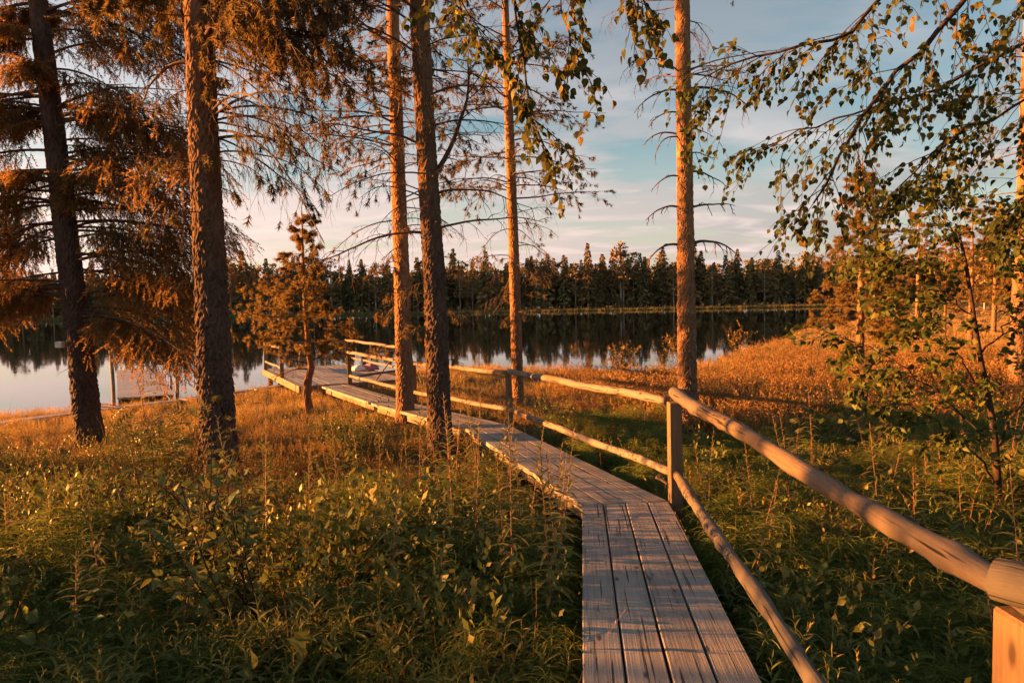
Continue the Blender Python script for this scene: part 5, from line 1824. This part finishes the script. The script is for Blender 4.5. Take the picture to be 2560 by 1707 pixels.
def leafy_shrub(name, label, cat, base, stems, seed, meshes, temps, mat, per=14, size=(0.8, 1.2), H=0.8, spread=0.3, sub=4, group=None, r=0.006, limit=300, hang=0.1):
    rng = np.random.default_rng(seed)
    z = g1(*base)
    root = empty(name, (base[0], base[1], z))
    tag(root, label, cat, group)
    S = np.stack([rng.normal(0, 0.03, stems), rng.normal(0, 0.03, stems), np.full(stems, -0.04)], 1)
    D = np.stack([rng.normal(0, spread, stems), rng.normal(0, spread, stems), np.ones(stems)], 1)
    L = H * rng.uniform(0.7, 1.05, stems)
    A = grow(S, D, L, 10, 0.1, 0.05, rng)
    P, T = [], []
    for i in range(stems):
        m = MB(); tubes(m, A[i], r * np.linspace(1, 0.3, 11), 6)
        m.build('stem', M['birch_twig'], root, smooth=True)
    if sub:
        q, T2, t2, par = along(A, sub, 0.3, 0.95, rng)
        C = grow(q, side_dirs(T2, rng.uniform(0.5, 0.9, len(q)), rng, 0.1, 0), L[par] * rng.uniform(0.2, 0.4, len(q)), 6, 0.1, 0.08, rng)
        m = MB(); tubes(m, C, r * 0.45 * np.linspace(1, 0.4, 7)[None] * np.ones((len(C), 1)), 4)
        tag(m.build('twigs', M['birch_twig'], root, smooth=True), kind='stuff')
        lp, lt, _, _ = along(C, max(3, per // 2), 0.2, 1.0, rng); P.append(lp); T.append(lt)
    lp, lt, _, _ = along(A, per, 0.3, 1.0, rng); P.append(lp); T.append(lt)
    P = np.concatenate(P); T = np.concatenate(T)
    d = side_dirs(T, rng.uniform(0.6, 1.2, len(P)), rng, 0.1, hang)
    leaves_as_parts(root, meshes, temps, mat, P, d, rng.uniform(*size, len(P)), rng, limit, 0.5)
    return root


def low_plants():
    rng = np.random.default_rng(900)
    leafy_shrub('willow_shrub', 'leafy willow bush in the left foreground with dark bare stems', 'shrub', (-1.42, 3.75), 7, 801, SHRUB_M, SHRUB_T, 'shrub_leaf', per=16, H=1.25, spread=0.24, sub=6, size=(0.6, 1.0), r=0.008)
    RT = []
    for i in range(3):
        pl = pinnate_leaf(0.19, 6, i)
        q4 = np.concatenate(pl.q)
        RT.append((np.concatenate(pl.v), np.concatenate(pl.t + [q4[:, [0, 1, 2]], q4[:, [0, 2, 3]]])))
    RM = [MB().add(v, f).mesh('leaf', M['rowan_leaf']) for v, f in RT]
    leafy_shrub('rowan_sapling', 'rowan sapling with feathered leaves in front of the thickest pine', 'sapling', (-3.1, 5.9), 9, 802, RM, RT, 'rowan_leaf', per=13, H=1.45, spread=0.26, sub=0, size=(0.8, 1.25), r=0.006, hang=0.2)
    leafy_shrub('rowan_sapling', 'small rowan shoot against the base of the thickest pine', 'sapling', (-3.45, 8.4), 2, 803, RM, RT, 'rowan_leaf', per=7, H=0.95, spread=0.15, sub=0, size=(0.8, 1.1), r=0.005, hang=0.3)
    leafy_shrub('rowan_sapling', 'low rowan with bright fronds right of the corner post', 'sapling', (2.75, 6.6), 7, 804, RM, RT, 'rowan_leaf', per=9, H=0.85, spread=0.35, sub=0, size=(0.8, 1.1), r=0.005, hang=0.2)
    leafy_shrub('rowan_sapling', 'bright yellow green rowan thicket left of the birch sapling', 'sapling', (4.3, 8.2), 9, 805, RM, RT, 'rowan_leaf', per=11, H=1.25, spread=0.35, sub=0, size=(0.9, 1.3), r=0.006, hang=0.2)
    leafy_shrub('willow_shrub', 'green willow bush behind the left fireweed patch', 'shrub', (-2.5, 4.9), 7, 806, SHRUB_M, SHRUB_T, 'shrub_leaf', per=14, H=1.0, spread=0.3, sub=5, size=(0.55, 0.95), r=0.007, limit=200)
    YL = [MB().add(v, f).mesh('leaf', M['yellow_leaf']) for v, f in SHRUB_T]
    for i, (x, y, h, lb) in enumerate(((3.55, 21.9, 1.1, 'small yellow leaved bush at the water edge left of the bare lit trunk'), (5.55, 23.5, 1.7, 'taller yellow leaved bush just left of the bare lit trunk'), (9.7, 29.6, 1.5, 'yellow leaved bush by the water right of the bare lit trunk'),
                                       (13.6, 27.5, 1.5, 'low yellow bush on the meadow left of the young bog pine'))):
        leafy_shrub('yellow_bush', lb, 'bush', (x, y), 6, 810 + i, YL, SHRUB_T, 'yellow_leaf', per=16, H=h, spread=0.22, sub=4, size=(0.8, 1.2), r=0.007, limit=0)
    # seedlings with big round leaves at the bottom edge
    AT = [leaf_outline(0.062, 0.050, 0.15, 0.014, 0.2), leaf_outline(0.066, 0.046, 0.3, 0.014, 0.35)]
    AM = [MB().add(v, f).mesh('leaf', M['shrub_leaf']) for v, f in AT]
    spots = [(-2.42, 3.42, 0.66, 'round leaved seedling in the bottom left corner'), (-2.05, 3.30, 0.52, 'low round leaved seedling near the bottom left corner'), (-1.22, 3.36, 0.60, 'round leaved seedling at the bottom edge below the willow bush'),
             (-0.95, 3.28, 0.50, 'pale leaved seedling at the bottom edge, left of the middle'), (-0.74, 3.55, 0.62, 'taller round leaved seedling at the bottom, left of the middle'), (-1.75, 3.75, 0.62, 'round leaved seedling left of the willow bush'),
             (1.95, 3.30, 0.45, 'round leaved seedling in the shade by the near railing post')]
    for i, (x, y, h, lb) in enumerate(spots):
        leafy_shrub('aspen_seedling', lb, 'seedling', (x, y), 3, 830 + i, AM, AT, 'shrub_leaf', per=9, H=h, spread=0.3, sub=0, size=(0.95, 1.6), r=0.003, limit=60, hang=0.0)
    # tall fireweed stems, one by one
    FL = [MB().add(v, f).mesh('leaf', M['fireweed_leaf']) for v, f in LANCE]
    spots = []
    tries = 0
    while len(spots) < 40 and tries < 4000:
        tries += 1
        y = rng.uniform(3.5, 6.8); x = rng.uniform(-2.4, 1.0) if rng.random() < 0.5 else rng.uniform(-1.0, 0.9)
        if deck_clear(np.array([x]), np.array([y]), 0.1)[0] and all((x - a) ** 2 + (y - b) ** 2 > 0.03 for a, b in spots): spots.append((x, y))
    nl = len(spots)
    while len(spots) < nl + 28 and tries < 8000:
        tries += 1
        y = rng.uniform(2.6, 6.5); x = rng.uniform(1.3, 5.0)
        if x < 0.74 * y + 0.3 and deck_clear(np.array([x]), np.array([y]), 0.15)[0] and all((x - a) ** 2 + (y - b) ** 2 > 0.03 for a, b in spots): spots.append((x, y))
    order = sorted(range(len(spots)), key=lambda i: spots[i][1])
    singles = set(order[:16])
    var = [fireweed_parts(1000 + i, 0.96 + 0.11 * (i % 4)) for i in range(8)]
    stem_me, fol_me = [], []
    for i, (s, p, d, L) in enumerate(var):
        m = MB(); tubes(m, s, np.linspace(0.0042, 0.0016, 13)[None], 5); stem_me.append(m.mesh('stem', M['fireweed_stem'], True))
        m = MB(); place(m, *LANCE[i % 2], p, d, L, rng, roll=0.0); fol_me.append(m.mesh('foliage', M['fireweed_leaf']))
    for i, (x, y) in enumerate(spots):
        left = i < nl
        near = i in singles
        e = empty('fireweed', (x, y, g1(x, y)), rng.random() * 6.28)
        s = rng.uniform(0.85, 1.15) * (0.85 if not left else 1.0) * (0.75 if y < 3.4 else 1)
        e.scale = (s, s, s)
        tag(e, ('fireweed stem in the ' + ('front' if y < 4.0 else 'middle' if y < 5.2 else 'back') + ' of the patch ' + (('left of the boardwalk, ' + ('close to the boards' if x > -0.5 else 'far from the boards')) if left else ('right of the railing, ' + ('close to the rail' if x < 2.5 else 'by the birch sapling')))), 'fireweed', 'fireweed left of the walk' if left else 'fireweed right of the railing')
        k = i % 8
        link(bpy.data.objects.new('stem', stem_me[k]), e)
        if near:
            _, p, d, L = var[k]
            X, Y, Z = frame_from(d, np.zeros(len(d)))
            for q in range(len(p)):
                o = bpy.data.objects.new('leaf', FL[q % 2])
                c = float(L[q])
                o.matrix_local = Matrix(((X[q, 0] * c, Y[q, 0] * c, Z[q, 0] * c, p[q, 0]), (X[q, 1] * c, Y[q, 1] * c, Z[q, 1] * c, p[q, 1]), (X[q, 2] * c, Y[q, 2] * c, Z[q, 2] * c, p[q, 2]), (0, 0, 0, 1)))
                link(o, e)
        else:
            tag(link(bpy.data.objects.new('foliage', fol_me[k]), e), kind='stuff')


low_plants()


def trees_beyond():
    """unseen spruces added left of the picture to shade the foreground, and the wood at the right of the bog"""
    rng = np.random.default_rng(1200)
    for i, (x, y, h) in enumerate(((-8.3, 2.6, 4.0), (-9.8, 4.3, 4.9), (-11.4, 2.0, 4.4), (-12.5, 3.4, 5.0), (-10.8, 8.3, 2.4), (-7.4, 1.2, 2.8))):  # unseen trees added to block the low sun over the near planks and plants
        nb = 32 if i < 2 else 20
        z = np.linspace(0.35, h * 0.95, nb)
        spruce_tree('spruce_tree', ('nearest', 'second nearest', 'third nearest', 'tallest', 'farthest', 'smallest')[i] + ' unseen spruce added beyond the left picture edge to shade the foreground', (x, y, g1(x, y)), [(0, 0, -0.2), (0, 0, h / 2), (0, 0, h)], [0.09, 0.06, 0.01], z, np.arange(nb) * 137.5,
                    0.25 + 1.15 * (h - z) / h, 1300 + i, per=9 if i < 2 else 5, fine=False, group='added spruces shading the foreground')
    for i in range(34):
        x = rng.uniform(52, 150); y = rng.uniform(62, 150)
        if lake_sd(np.array([x]), np.array([y]))[0] < 12: continue
        far_tree(7 + rng.integers(0, 6) if rng.random() < 0.7 else rng.integers(0, 7), x, y, rng.uniform(0.4, 0.8), rng.random() * 6, 'distant conifer at the right end of the bog meadow', 'conifers beyond the bog meadow')


trees_beyond()
